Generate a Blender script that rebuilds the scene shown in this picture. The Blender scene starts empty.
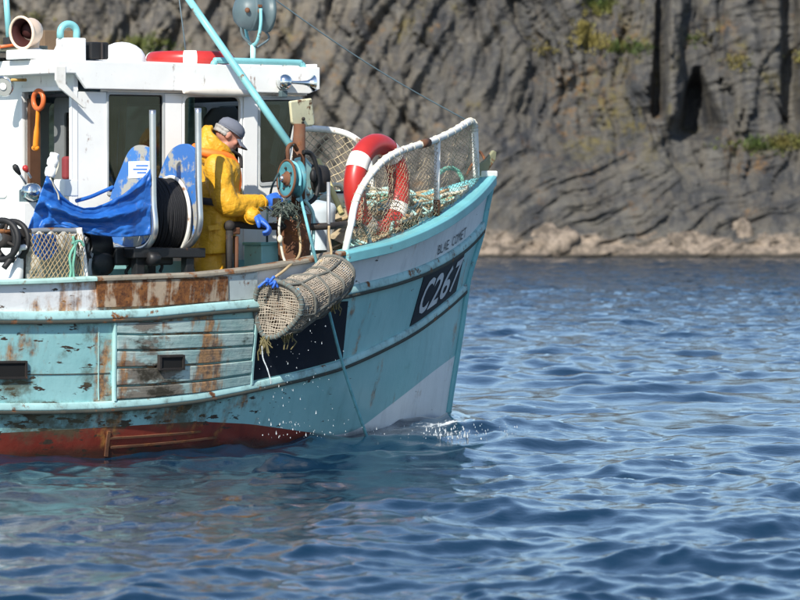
import bpy, bmesh, math, random
import numpy as np
from mathutils import Vector, Matrix, noise as mnoise
from mathutils.geometry import tessellate_polygon

random.seed(7)
rng = np.random.default_rng(11)
R = math.radians
scene = bpy.context.scene
COL = scene.collection

# ------------------------------------------------------------------ camera
F = 4200.0            # focal length in photo pixels (800 px wide)
CAM_H = 1.68
PITCH = math.atan(85.0 / F)
cam_d = bpy.data.cameras.new('camera')
cam_d.sensor_width = 36.0
cam_d.lens = 36.0 * F / 800.0
cam_d.clip_start = 0.5
cam_d.clip_end = 3000.0
cam_d.dof.use_dof = True
cam_d.dof.focus_distance = 31.0
cam_d.dof.aperture_fstop = 5.6
cam = bpy.data.objects.new('camera', cam_d)
COL.objects.link(cam)
cam.location = (0, 0, CAM_H)
cam.rotation_euler = (math.pi / 2 - PITCH, 0, 0)
scene.camera = cam

# ------------------------------------------------------------------ light
SUN_EL = R(39)
SUN_AZ = math.atan2(-0.34, -0.94)      # direction to the sun (x, y) = (-.34, -.94): behind the camera, to the left
world = bpy.data.worlds.new('World')
scene.world = world
world.use_nodes = True
wn = world.node_tree.nodes
wl = world.node_tree.links
sky = wn.new('ShaderNodeTexSky')
sky.sky_type = 'NISHITA'
sky.sun_disc = False
sky.sun_elevation = SUN_EL
sky.sun_rotation = SUN_AZ
sky.air_density = 1.0
sky.dust_density = 0.5
sky.ozone_density = 2.6
wl.new(sky.outputs[0], wn['Background'].inputs[0])
wn['Background'].inputs[1].default_value = 0.12
sd = bpy.data.lights.new('sun', 'SUN')
sd.energy = 4.5
sd.angle = R(0.53)
sd.color = (1.0, 0.95, 0.86)
sun = bpy.data.objects.new('sun', sd)
COL.objects.link(sun)
to_sun = Vector((-0.34, -0.94, 0)).normalized() * math.cos(SUN_EL) + Vector((0, 0, math.sin(SUN_EL)))
sun.rotation_euler = to_sun.to_track_quat('Z', 'Y').to_euler()
sun.location = (-20, -20, 30)

vs = scene.view_settings
vs.view_transform = 'Standard'
vs.look = 'None'
vs.exposure = 0.6
vs.gamma = 1.0

# ------------------------------------------------------------------ picture <-> place
cF = Vector((0, math.cos(PITCH), -math.sin(PITCH)))
cU = Vector((0, math.sin(PITCH), math.cos(PITCH)))
C0 = Vector((0, 0, CAM_H))

def ray(px, py):
    return cF + Vector((1, 0, 0)) * ((px - 400) / F) + cU * ((300 - py) / F)

def proj(p):
    d = Vector(p) - C0
    w = d.dot(cF)
    return 400 + F * d.x / w, 300 - F * d.dot(cU) / w

TH = R(38)                                       # the boat heads right and away
hd = Vector((math.cos(TH), math.sin(TH), 0))     # forward
pd = Vector((-math.sin(TH), math.cos(TH), 0))    # port
BO = Vector((-3.07, 30.46, 0))                   # boat origin: on the centreline, at the water

def W(u, v, z):
    return BO + hd * u + pd * v + Vector((0, 0, z))

def L(p):
    d = Vector(p) - BO
    return d.dot(hd), d.dot(pd), d.z

def plane_hit(px, py, p0, n):
    r = ray(px, py)
    t = (Vector(p0) - C0).dot(n) / r.dot(n)
    return C0 + r * t

def PV(px, py, v):      # on the fore-and-aft plane v
    return plane_hit(px, py, BO + pd * v, pd)

def PU(px, py, u):      # on the athwartships plane u
    return plane_hit(px, py, BO + hd * u, hd)

def PY(px, py, y):      # at distance y
    return plane_hit(px, py, (0, y, 0), Vector((0, 1, 0)))

def PZ(px, py, z):      # on the level z
    return plane_hit(px, py, (0, 0, z), Vector((0, 0, 1)))

# ------------------------------------------------------------------ node helpers
class NT:
    def __init__(self, name):
        self.m = bpy.data.materials.new(name)
        self.m.use_nodes = True
        self.t = self.m.node_tree
        self.n = self.t.nodes
        self.l = self.t.links
        self.b = self.n['Principled BSDF']
        self.co = self.n.new('ShaderNodeTexCoord').outputs['Object']

    def set(self, sock, val):
        if hasattr(val, 'is_output') or isinstance(val, bpy.types.NodeSocket):
            self.l.new(val, sock)
        else:
            sock.default_value = val

    def map(self, scale=(1, 1, 1), rot=(0, 0, 0), loc=(0, 0, 0), src=None):
        m = self.n.new('ShaderNodeMapping')
        self.l.new(src or self.co, m.inputs[0])
        m.inputs['Scale'].default_value = scale
        m.inputs['Rotation'].default_value = rot
        m.inputs['Location'].default_value = loc
        return m.outputs[0]

    def noise(self, scale, detail=4, rough=0.55, vec=None, dist=0.0, out=0):
        x = self.n.new('ShaderNodeTexNoise')
        self.l.new(vec or self.co, x.inputs['Vector'])
        x.inputs['Scale'].default_value = scale
        x.inputs['Detail'].default_value = detail
        x.inputs['Roughness'].default_value = rough
        x.inputs['Distortion'].default_value = dist
        return x.outputs[out]

    def vor(self, scale, vec=None, feature='F1', out='Distance'):
        x = self.n.new('ShaderNodeTexVoronoi')
        x.feature = feature
        self.l.new(vec or self.co, x.inputs['Vector'])
        x.inputs['Scale'].default_value = scale
        return x.outputs[out]

    def ramp(self, fac, a, b, lo=0.0, hi=1.0):
        x = self.n.new('ShaderNodeMapRange')
        x.interpolation_type = 'SMOOTHSTEP'
        self.l.new(fac, x.inputs['Value'])
        x.inputs['From Min'].default_value = a
        x.inputs['From Max'].default_value = b
        x.inputs['To Min'].default_value = lo
        x.inputs['To Max'].default_value = hi
        return x.outputs['Result']

    def math(self, op, a, b=0.0, clamp=False):
        x = self.n.new('ShaderNodeMath')
        x.operation = op
        x.use_clamp = clamp
        self.set(x.inputs[0], a)
        self.set(x.inputs[1], b)
        return x.outputs[0]

    def mix(self, fac, a, b, mode='MIX'):
        x = self.n.new('ShaderNodeMix')
        x.data_type = 'RGBA'
        x.blend_type = mode
        self.set(x.inputs['Factor'], fac)
        for s, v in ((x.inputs[6], a), (x.inputs[7], b)):
            if isinstance(v, tuple):
                v = (*v, 1.0) if len(v) == 3 else v
            self.set(s, v)
        return x.outputs[2]

    def attr(self, name, out='Fac'):
        x = self.n.new('ShaderNodeAttribute')
        x.attribute_name = name
        return x.outputs[out]

    def sep(self, src=None):
        x = self.n.new('ShaderNodeSeparateXYZ')
        self.l.new(src or self.co, x.inputs[0])
        return x.outputs

    def bump(self, h, strength=0.3, dist=0.01, normal=None):
        x = self.n.new('ShaderNodeBump')
        x.inputs['Strength'].default_value = strength
        x.inputs['Distance'].default_value = dist
        self.l.new(h, x.inputs['Height'])
        if normal is not None:
            self.l.new(normal, x.inputs['Normal'])
        self.l.new(x.outputs[0], self.b.inputs['Normal'])
        return x.outputs[0]

    def done(self, color=None, rough=None, metal=None, spec=None):
        for k, v in (('Base Color', color), ('Roughness', rough), ('Metallic', metal), ('Specular IOR Level', spec)):
            if v is None:
                continue
            if isinstance(v, tuple):
                v = (*v, 1.0) if len(v) == 3 else v
            self.set(self.b.inputs[k], v)
        return self.m

RUST_A, RUST_B, RUST_C = (0.105, 0.038, 0.015), (0.25, 0.098, 0.028), (0.038, 0.018, 0.012)

def paint(name, col, rough=0.45, rust=0.0, dirt=0.25, dirt_col=(0.10, 0.085, 0.06), var=0.12, streak=0.0, scale=1.0, metal=0.0, bump=0.15, spec=0.4):
    """weathered paint or plain stuff: tone variation, blotchy dirt, rust spots and runs"""
    t = NT(name)
    c = t.mix(t.ramp(t.noise(4 * scale, 5), 0.3, 0.7), tuple(x * (1 - var) for x in col), tuple(min(1, x * (1 + var)) for x in col))
    if dirt > 0:
        d = t.ramp(t.noise(9 * scale, 8, 0.68), 0.66 - 0.22 * dirt, 0.80, 0, min(0.85, 0.35 + dirt))
        c = t.mix(d, c, dirt_col)
    rough_v = rough
    if rust > 0:
        rc = t.mix(t.ramp(t.noise(26 * scale, 5, 0.7), 0.35, 0.65), RUST_A, RUST_B)
        rc = t.mix(t.ramp(t.noise(60 * scale, 3), 0.55, 0.7, 0, 0.8), rc, RUST_C)
        m = t.noise(7 * scale, 7, 0.66, vec=t.map(loc=(3.1, 1.7, 0.4)))
        if streak > 0:
            s = t.noise(1.0, 5, 0.6, vec=t.map(scale=(16 * scale, 16 * scale, 1.3 * scale)))
            m = t.math('ADD', t.math('MULTIPLY', m, 1 - streak), t.math('MULTIPLY', s, streak))
        f = t.ramp(m, 0.72 - 0.36 * rust, 0.78 - 0.30 * rust)
        c = t.mix(f, c, rc)
        rough_v = t.math('ADD', rough, t.math('MULTIPLY', f, 0.9 - rough))
    if bump > 0:
        t.bump(t.noise(45 * scale, 5, 0.6), bump, 0.004)
    return t.done(c, rough_v, metal, spec)

# ------------------------------------------------------------------ mesh helpers
class MB:
    def __init__(self):
        self.v, self.f, self.s, self.mi = [], [], [], []

    def add(self, verts, faces, smooth=False, mi=0):
        o = len(self.v)
        self.v += [Vector(p) for p in verts]
        self.f += [tuple(i + o for i in f) for f in faces]
        self.s += [smooth] * len(faces)
        self.mi += [mi] * len(faces)
        return self

    def box(self, c, size, ax=None, mi=0):
        ax = ax or (hd, pd, Vector((0, 0, 1)))
        c = Vector(c)
        vs_ = [c + ax[0] * (sx * size[0] / 2) + ax[1] * (sy * size[1] / 2) + ax[2] * (sz * size[2] / 2)
               for sx in (-1, 1) for sy in (-1, 1) for sz in (-1, 1)]
        return self.add(vs_, [(0, 1, 3, 2), (4, 6, 7, 5), (0, 4, 5, 1), (2, 3, 7, 6), (0, 2, 6, 4), (1, 5, 7, 3)], mi=mi)

    def grid(self, rows, smooth=True, closed=False, mi=0, flip=False):
        nr, nc = len(rows), len(rows[0])
        vs_ = [p for r in rows for p in r]
        fs = []
        for i in range(nr - 1):
            for j in range(nc if closed else nc - 1):
                k = (j + 1) % nc
                q = (i * nc + j, i * nc + k, (i + 1) * nc + k, (i + 1) * nc + j)
                fs.append(q[::-1] if flip else q)
        return self.add(vs_, fs, smooth, mi)

    def tube(self, path, r, n=10, closed=False, cap=True, smooth=True, mi=0, ry=None):
        path = [Vector(p) for p in path]
        m = len(path)
        rr = r if hasattr(r, '__len__') else [r] * m
        tang = []
        for i in range(m):
            a = path[(i - 1) % m] if (closed or i > 0) else path[i]
            b = path[(i + 1) % m] if (closed or i < m - 1) else path[i]
            d = b - a
            tang.append(d.normalized() if d.length > 1e-9 else Vector((0, 0, 1)))
        t0 = tang[0]
        nrm = t0.cross(Vector((0, 0, 1)))
        if nrm.length < 0.05:
            nrm = t0.cross(Vector((1, 0, 0)))
        nrm.normalize()
        rows = []
        for i in range(m):
            t = tang[i]
            nrm = nrm - t * nrm.dot(t)
            nrm = nrm.normalized() if nrm.length > 1e-6 else t.orthogonal().normalized()
            bi = t.cross(nrm)
            rows.append([path[i] + nrm * (math.cos(2 * math.pi * k / n) * rr[i]) + bi * (math.sin(2 * math.pi * k / n) * rr[i] * (ry or 1.0)) for k in range(n)])
        if closed:
            # twist correction
            best, bk = 1e9, 0
            for k in range(n):
                d = (rows[0][k] - rows[-1][0]).length
                if d < best:
                    best, bk = d, k
            rows.append(rows[0][bk:] + rows[0][:bk])
        self.grid(rows, smooth, True, mi)
        if cap and not closed:
            o = len(self.v)
            for row, flip in ((rows[0], True), (rows[-1], False)):
                self.add(row, [tuple(range(n))[::-1] if flip else tuple(range(n))], False, mi)
        return self

    def lathe(self, c, axis, prof, n=20, smooth=True, mi=0, closed_prof=False):
        """prof: (distance along axis, radius)"""
        axis = Vector(axis).normalized()
        a = axis.orthogonal().normalized()
        b = axis.cross(a)
        c = Vector(c)
        rows = [[c + axis * h + (a * math.cos(2 * math.pi * k / n) + b * math.sin(2 * math.pi * k / n)) * max(r, 1e-4) for k in range(n)] for h, r in prof]
        if closed_prof:
            rows.append(rows[0])
        return self.grid(rows, smooth, True, mi)

    def ball(self, c, r, ax=None, n=14, m=9, mi=0):
        ax = ax or (Vector((1, 0, 0)), Vector((0, 1, 0)), Vector((0, 0, 1)))
        r = r if hasattr(r, '__len__') else (r, r, r)
        c = Vector(c)
        rows = []
        for i in range(m + 1):
            th = math.pi * i / m
            st = max(math.sin(th), 1e-3)
            rows.append([c + ax[0] * (r[0] * st * math.cos(2 * math.pi * k / n)) + ax[1] * (r[1] * st * math.sin(2 * math.pi * k / n)) + ax[2] * (r[2] * math.cos(th)) for k in range(n)])
        return self.grid(rows, True, True, mi)

    def torus(self, c, axis, R_, r, n=40, m=12, mi=0, a0=0.0, a1=2 * math.pi, up=None):
        axis = Vector(axis).normalized()
        a = (Vector(up) - axis * Vector(up).dot(axis)).normalized() if up is not None else axis.orthogonal().normalized()
        b = axis.cross(a)
        full = abs(a1 - a0 - 2 * math.pi) < 1e-6
        pts = [Vector(c) + (a * math.cos(x) + b * math.sin(x)) * R_ for x in [a0 + (a1 - a0) * k / n for k in range(n if full else n + 1)]]
        return self.tube(pts, r, m, closed=full, mi=mi)

    def panel(self, outer, holes=(), thick=None, mi=0, smooth=False):
        """flat polygon (3-D points) with holes, given a thickness vector"""
        loops = [[Vector(p) for p in outer]] + [[Vector(p) for p in h] for h in holes]
        flat = [p for l in loops for p in l]
        # project to 2-D for a safe tessellation
        n = Vector((0, 0, 0))
        o = loops[0]
        for i in range(len(o)):
            n += o[i].cross(o[(i + 1) % len(o)])
        n.normalize()
        a = n.orthogonal().normalized()
        b = n.cross(a)
        l2 = [[Vector((p.dot(a), p.dot(b), 0)) for p in l] for l in loops]
        tris = tessellate_polygon(l2)
        th = Vector(thick) if thick is not None else None
        if th is None:
            return self.add(flat, tris, smooth, mi)
        k = len(flat)
        vs_ = flat + [p + th for p in flat]
        fs = [tuple(t) for t in tris] + [tuple(i + k for i in t[::-1]) for t in tris]
        s = 0
        for l in loops:
            m = len(l)
            for i in range(m):
                j = (i + 1) % m
                fs.append((s + i, s + j, s + j + k, s + i + k))
            s += m
        return self.add(vs_, fs, smooth, mi)

    def build(self, name, mat, parent=None, label=None, bevel=0.0, fix=True, auto=None, props=None, attrs=None):
        me = bpy.data.meshes.new(name)
        inv = parent.matrix_world.inverted() if parent is not None else Matrix()
        me.from_pydata([inv @ p for p in self.v], [], self.f)
        me.polygons.foreach_set('use_smooth', self.s)
        me.polygons.foreach_set('material_index', self.mi)
        mats = mat if isinstance(mat, (list, tuple)) else [mat]
        for m in mats:
            me.materials.append(m)
        if attrs:
            for k, vals in attrs.items():
                at = me.attributes.new(k, 'FLOAT', 'POINT')
                at.data.foreach_set('value', vals)
        me.update()
        if fix:
            bm = bmesh.new()
            bm.from_mesh(me)
            bmesh.ops.remove_doubles(bm, verts=bm.verts, dist=1e-6)
            bmesh.ops.recalc_face_normals(bm, faces=bm.faces)
            bm.to_mesh(me)
            bm.free()
        o = bpy.data.objects.new(name, me)
        COL.objects.link(o)
        if parent is not None:
            o.parent = parent
            o.matrix_world = parent.matrix_world.copy()
        if bevel > 0:
            b = o.modifiers.new('bevel', 'BEVEL')
            b.width = bevel
            b.segments = 2
            b.limit_method = 'ANGLE'
            b.angle_limit = R(40)
        if label:
            o['label'] = label
        if props:
            for k, v in props.items():
                o[k] = v
        return o

def tag(o, label, cat, group=None, kind=None):
    if label:
        o['label'] = label
    if cat:
        o['category'] = cat
    if group:
        o['group'] = group
    if kind:
        o['kind'] = kind
    return o

def thing(name, loc, label, cat, group=None, rz=0.0):
    o = bpy.data.objects.new(name, None)
    o.empty_display_size = 0.1
    COL.objects.link(o)
    o.location = loc
    o.rotation_euler = (0, 0, rz)
    o.matrix_world = Matrix.Translation(Vector(loc)) @ Matrix.Rotation(rz, 4, 'Z')
    return tag(o, label, cat, group)

def copy_tree(o, parent=None):
    c = o.copy()
    COL.objects.link(c)
    if parent is not None:
        c.parent = parent
    for ch in list(o.children):
        copy_tree(ch, c)
    return c

def spline(pts, n=40):
    """Catmull-Rom through 3-D points"""
    pts = [Vector(p) for p in pts]
    P = [pts[0] * 2 - pts[1]] + pts + [pts[-1] * 2 - pts[-2]]
    out = []
    seg = len(pts) - 1
    for i in range(n + 1):
        x = i / n * seg
        k = min(int(x), seg - 1)
        t = x - k
        a, b, c, d = P[k], P[k + 1], P[k + 2], P[k + 3]
        out.append(0.5 * ((2 * b) + (c - a) * t + (2 * a - 5 * b + 4 * c - d) * t * t + (3 * b - a - 3 * c + d) * t ** 3))
    return out

def net_mesh(mb, pts, r, diamond=True, n=3):
    """cords of a net over a grid of points"""
    nr, nc = len(pts), len(pts[0])
    if diamond:
        for i in range(nr - 1):
            for j in range(nc - 1):
                if (i + j) % 2 == 0:
                    mb.tube([pts[i][j], pts[i + 1][j + 1]], r, n, cap=False)
                else:
                    mb.tube([pts[i][j + 1], pts[i + 1][j]], r, n, cap=False)
    else:
        for i in range(nr):
            mb.tube(pts[i], r, n, cap=False)
        for j in range(nc):
            mb.tube([pts[i][j] for i in range(nr)], r, n, cap=False)
    return mb

# numpy gradient noise ------------------------------------------------
_perm = rng.permutation(512)
_perm = np.concatenate([_perm, _perm, _perm])
_grad = rng.normal(size=(512, 3))
_grad /= np.linalg.norm(_grad, axis=1)[:, None]

def pnoise(x, y, z):
    x, y, z = np.broadcast_arrays(x, y, z)
    xi, yi, zi = np.floor(x).astype(int), np.floor(y).astype(int), np.floor(z).astype(int)
    xf, yf, zf = x - xi, y - yi, z - zi
    fu, fv, fw = [a * a * a * (a * (a * 6 - 15) + 10) for a in (xf, yf, zf)]
    def g(dx, dy, dz):
        h = _perm[(_perm[(_perm[(xi + dx) & 511] + yi + dy) & 511] + zi + dz) & 511]
        G = _grad[h]
        return G[..., 0] * (xf - dx) + G[..., 1] * (yf - dy) + G[..., 2] * (zf - dz)
    lerp = lambda a, b, t: a + (b - a) * t
    x00 = lerp(g(0, 0, 0), g(1, 0, 0), fu); x10 = lerp(g(0, 1, 0), g(1, 1, 0), fu)
    x01 = lerp(g(0, 0, 1), g(1, 0, 1), fu); x11 = lerp(g(0, 1, 1), g(1, 1, 1), fu)
    return lerp(lerp(x00, x10, fv), lerp(x01, x11, fv), fw) * 1.6

def fbm(x, y, z, oct=5, gain=0.5, lac=2.03, ridged=False):
    s, a, f, tot = 0.0, 1.0, 1.0, 0.0
    for k in range(oct):
        n = pnoise(x * f + 17.3 * k, y * f + 5.1 * k, z * f + 9.7 * k)
        if ridged:
            n = 1 - 2 * np.abs(n)
        s = s + a * n
        tot += a
        a *= gain
        f *= lac
    return s / tot

# ------------------------------------------------------------------ materials
M = {}
M['teal'] = paint('teal_paint', (0.155, 0.43, 0.46), 0.4, rust=0.28, dirt=0.25, var=0.10)
M['teal_pipe'] = paint('teal_pipe_paint', (0.20, 0.48, 0.50), 0.4, rust=0.3, dirt=0.15)
M['teal_faded'] = paint('faded_teal_paint', (0.36, 0.60, 0.58), 0.55, rust=0.42, dirt=0.4)
M['teal_light'] = paint('pale_teal_paint', (0.30, 0.60, 0.62), 0.5, rust=0.36, dirt=0.3)
M['white'] = paint('white_paint', (0.78, 0.78, 0.75), 0.45, rust=0.40, streak=0.5, dirt=0.3, dirt_col=(0.42, 0.38, 0.30), var=0.04)
M['white_clean'] = paint('clean_white_paint', (0.80, 0.80, 0.78), 0.4, rust=0.0, dirt=0.1, dirt_col=(0.45, 0.42, 0.36), var=0.03)
M['white_rusty'] = paint('rusty_white_paint', (0.76, 0.74, 0.68), 0.5, rust=0.45, dirt=0.3, dirt_col=(0.4, 0.33, 0.22), streak=0.4)
M['grey_frame'] = paint('grey_window_frame', (0.42, 0.44, 0.44), 0.45, dirt=0.3)
M['cream'] = paint('cream_paint', (0.74, 0.56, 0.42), 0.5, rust=0.1, dirt=0.15)
M['cream_plate'] = paint('cream_plate_paint', (0.72, 0.66, 0.42), 0.5, rust=0.46, dirt=0.3)
M['rust'] = paint('rusty_iron', (0.13, 0.055, 0.028), 0.85, rust=0.55, dirt=0.5, bump=0.6, var=0.3)
M['dark_rust'] = paint('dark_rusty_iron', (0.026, 0.022, 0.020), 0.75, rust=0.34, dirt=0.4, bump=0.5, var=0.3)
M['steel'] = paint('bright_steel', (0.55, 0.56, 0.57), 0.28, rust=0.0, dirt=0.15, metal=0.9, bump=0.05)
M['chrome'] = paint('chrome', (0.72, 0.74, 0.74), 0.15, rust=0.22, dirt=0.2, metal=1.0, bump=0.05)
M['galv'] = paint('galvanised_pipe', (0.30, 0.31, 0.32), 0.5, rust=0.3, dirt=0.4, metal=0.4)
M['black'] = paint('black_stuff', (0.012, 0.012, 0.013), 0.6, dirt=0.2, dirt_col=(0.05, 0.045, 0.04))
M['black_oily'] = paint('oily_black_metal', (0.014, 0.014, 0.015), 0.45, rust=0.18, dirt=0.35, dirt_col=(0.05, 0.045, 0.04), bump=0.4)
M['grey_metal'] = paint('blue_grey_metal', (0.085, 0.125, 0.135), 0.45, rust=0.24, dirt=0.3)
M['red_plastic'] = paint('red_ring_plastic', (0.42, 0.026, 0.022), 0.36, dirt=0.4, dirt_col=(0.35, 0.08, 0.06), bump=0.06, spec=0.5)
M['orange_red'] = paint('faded_red_plastic', (0.60, 0.09, 0.05), 0.35, dirt=0.2, bump=0.06)
M['white_band'] = paint('white_band', (0.78, 0.74, 0.68), 0.5, rust=0.1, dirt=0.3, dirt_col=(0.35, 0.3, 0.22))
M['orange'] = paint('orange_plastic', (0.82, 0.26, 0.02), 0.4, dirt=0.15)
M['red_orange'] = paint('red_orange_plastic', (0.62, 0.14, 0.04), 0.4, dirt=0.15)
M['blue_glove'] = paint('blue_rubber', (0.035, 0.13, 0.52), 0.4, dirt=0.15, dirt_col=(0.03, 0.06, 0.16), bump=0.2)
M['skin'] = paint('weathered_skin', (0.52, 0.24, 0.17), 0.5, dirt=0.15, dirt_col=(0.45, 0.15, 0.10), bump=0.1)
M['hair'] = paint('grey_hair', (0.30, 0.285, 0.265), 0.7, dirt=0.4, bump=0.6, scale=3)
M['cap'] = paint('grey_blue_cloth', (0.14, 0.15, 0.185), 0.9, dirt=0.25, dirt_col=(0.13, 0.14, 0.16), bump=0.4)
M['strap'] = paint('dark_webbing', (0.035, 0.03, 0.03), 0.8)
M['wood'] = paint('worn_wood', (0.20, 0.13, 0.075), 0.8, dirt=0.5, var=0.3, bump=0.5)
M['brown'] = paint('brown_wood', (0.085, 0.04, 0.022), 0.55, dirt=0.3, var=0.25)
M['interior'] = paint('cabin_lining', (0.16, 0.17, 0.17), 0.6, dirt=0.3)
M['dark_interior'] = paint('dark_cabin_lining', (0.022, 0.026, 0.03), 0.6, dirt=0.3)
M['ochre'] = paint('ochre_curtain', (0.55, 0.33, 0.08), 0.85, dirt=0.3, bump=0.3)
M['dark_red'] = paint('red_cloth', (0.20, 0.03, 0.035), 0.8, dirt=0.3)
M['rope_blue'] = paint('teal_rope', (0.16, 0.42, 0.47), 0.8, dirt=0.35, scale=4, bump=0.5)
M['rope_green'] = paint('green_rope', (0.14, 0.36, 0.27), 0.8, dirt=0.4, scale=4, bump=0.5)
M['rope_tan'] = paint('tan_rope', (0.40, 0.30, 0.17), 0.9, dirt=0.4, scale=4, bump=0.5)
M['net_pale'] = paint('pale_net_twine', (0.50, 0.41, 0.27), 0.85, dirt=0.4, scale=3, var=.25)
M['rope_pale'] = paint('pale_rope', (0.55, 0.52, 0.42), 0.9, dirt=0.4, scale=4, bump=0.5)
M['rope_orange'] = paint('rusty_orange_twine', (0.38, 0.23, 0.12), 0.9, dirt=0.3, scale=4, bump=0.5)
M['rope_aqua'] = paint('aqua_rope', (0.36, 0.58, 0.54), 0.9, dirt=0.35, scale=4, bump=0.5)
M['twine_dark'] = paint('dark_grey_twine', (0.12, 0.12, 0.105), 0.9, dirt=0.4, scale=4)
M['twine_pink'] = paint('pinkish_tan_twine', (0.40, 0.345, 0.275), 0.65, dirt=0.9, dirt_col=(0.12, 0.13, 0.10), scale=2.2, var=.3)
M['weed'] = paint('brown_green_weed', (0.13, 0.11, 0.045), 0.6, dirt=0.5, scale=3)
M['jerry'] = paint('cream_plastic', (0.74, 0.68, 0.50), 0.4, dirt=0.2)
M['blue_plastic'] = paint('blue_plastic', (0.03, 0.15, 0.55), 0.4, dirt=0.3)
M['navy'] = paint('navy_board', (0.007, 0.010, 0.019), 0.55, rust=0.1, dirt=0.25, dirt_col=(0.05, 0.055, 0.06), spec=0.2)
M['letter'] = paint('white_lettering', (0.62, 0.64, 0.66), 0.5, dirt=0.2)
M['letter_dark'] = paint('dark_lettering', (0.06, 0.065, 0.07), 0.6, dirt=0.2, dirt_col=(0.3, 0.3, 0.3))
M['wire'] = paint('thin_wire', (0.09, 0.13, 0.15), 0.5, dirt=0.2)
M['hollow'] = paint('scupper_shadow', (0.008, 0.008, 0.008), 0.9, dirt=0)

def make_glass():
    t = NT('window_glass')
    fr = t.n.new('ShaderNodeFresnel'); fr.inputs[0].default_value = 1.5
    tr = t.n.new('ShaderNodeBsdfTransparent'); tr.inputs[0].default_value = (0.42, 0.52, 0.52, 1)
    gl = t.n.new('ShaderNodeBsdfGlossy'); gl.inputs['Roughness'].default_value = 0.03
    mx = t.n.new('ShaderNodeMixShader')
    df = t.n.new('ShaderNodeBsdfDiffuse'); df.inputs[0].default_value = (0.30, 0.34, 0.34, 1)
    m2 = t.n.new('ShaderNodeMixShader')
    t.l.new(t.ramp(t.noise(6, 5, 0.6), 0.35, 0.8, 0.0, 0.035), m2.inputs[0])
    t.l.new(tr.outputs[0], m2.inputs[1]); t.l.new(df.outputs[0], m2.inputs[2])
    t.l.new(fr.outputs[0], mx.inputs[0]); t.l.new(m2.outputs[0], mx.inputs[1]); t.l.new(gl.outputs[0], mx.inputs[2])
    t.l.new(mx.outputs[0], t.n['Material Output'].inputs['Surface'])
    return t.m
M['glass'] = make_glass()

def make_drop():
    t = NT('water_drop')
    t.b.inputs['Transmission Weight'].default_value = 0.6
    t.b.inputs['IOR'].default_value = 1.33
    return t.done((0.85, 0.9, 0.92), 0.15)
M['drop'] = make_drop()

def make_oilskin(name, col, dark):
    t = NT(name)
    c = t.mix(t.ramp(t.noise(5, 6, 0.6), 0.35, 0.7), tuple(x * 0.8 for x in col), col)
    c = t.mix(t.ramp(t.noise(14, 7, 0.7), 0.56, 0.75, 0, 0.6), c, dark)
    h = t.math('ADD', t.noise(8, 3, 0.5, vec=t.map(scale=(1, 1, 0.6)), dist=1.6), t.math('MULTIPLY', t.noise(17, 4, 0.6, vec=t.map(scale=(1, 1, 2.2), rot=(.4, .5, 0)), dist=1.0), 0.45))
    t.bump(h, 0.42, 0.04)
    return t.done(c, 0.46, spec=0.35)
M['oilskin'] = make_oilskin('yellow_oilskin', (0.70, 0.36, 0.022), (0.34, 0.17, 0.03))
M['oil_trouser'] = make_oilskin('ochre_oilskin', (0.62, 0.30, 0.015), (0.34, 0.16, 0.03))

def make_tarp():
    t = NT('blue_tarpaulin')
    c = t.mix(t.ramp(t.noise(5, 5, 0.6), 0.3, 0.7), (0.012, 0.085, 0.34), (0.025, 0.145, 0.48))
    c = t.mix(t.ramp(t.noise(11, 8, 0.7), 0.58, 0.72, 0, 0.8), c, (0.15, 0.15, 0.14))
    t.bump(t.noise(12, 3, 0.5, dist=1.0), 0.35, 0.02)
    return t.done(c, 0.38, spec=0.5)
M['tarp'] = make_tarp()

def make_flange():
    t = NT('worn_blue_plate')
    c = t.mix(t.ramp(t.noise(3, 4, 0.5), 0.3, 0.7), (0.035, 0.14, 0.42), (0.06, 0.20, 0.50))
    c = t.mix(t.ramp(t.noise(6, 8, 0.62), 0.49, 0.56), c, (0.36, 0.35, 0.31))
    c = t.mix(t.ramp(t.noise(16, 6, 0.7), 0.60, 0.70), c, (0.20, 0.16, 0.12))
    t.bump(t.noise(30, 4), 0.2, 0.004)
    return t.done(c, 0.42)
M['flange'] = make_flange()

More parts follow.
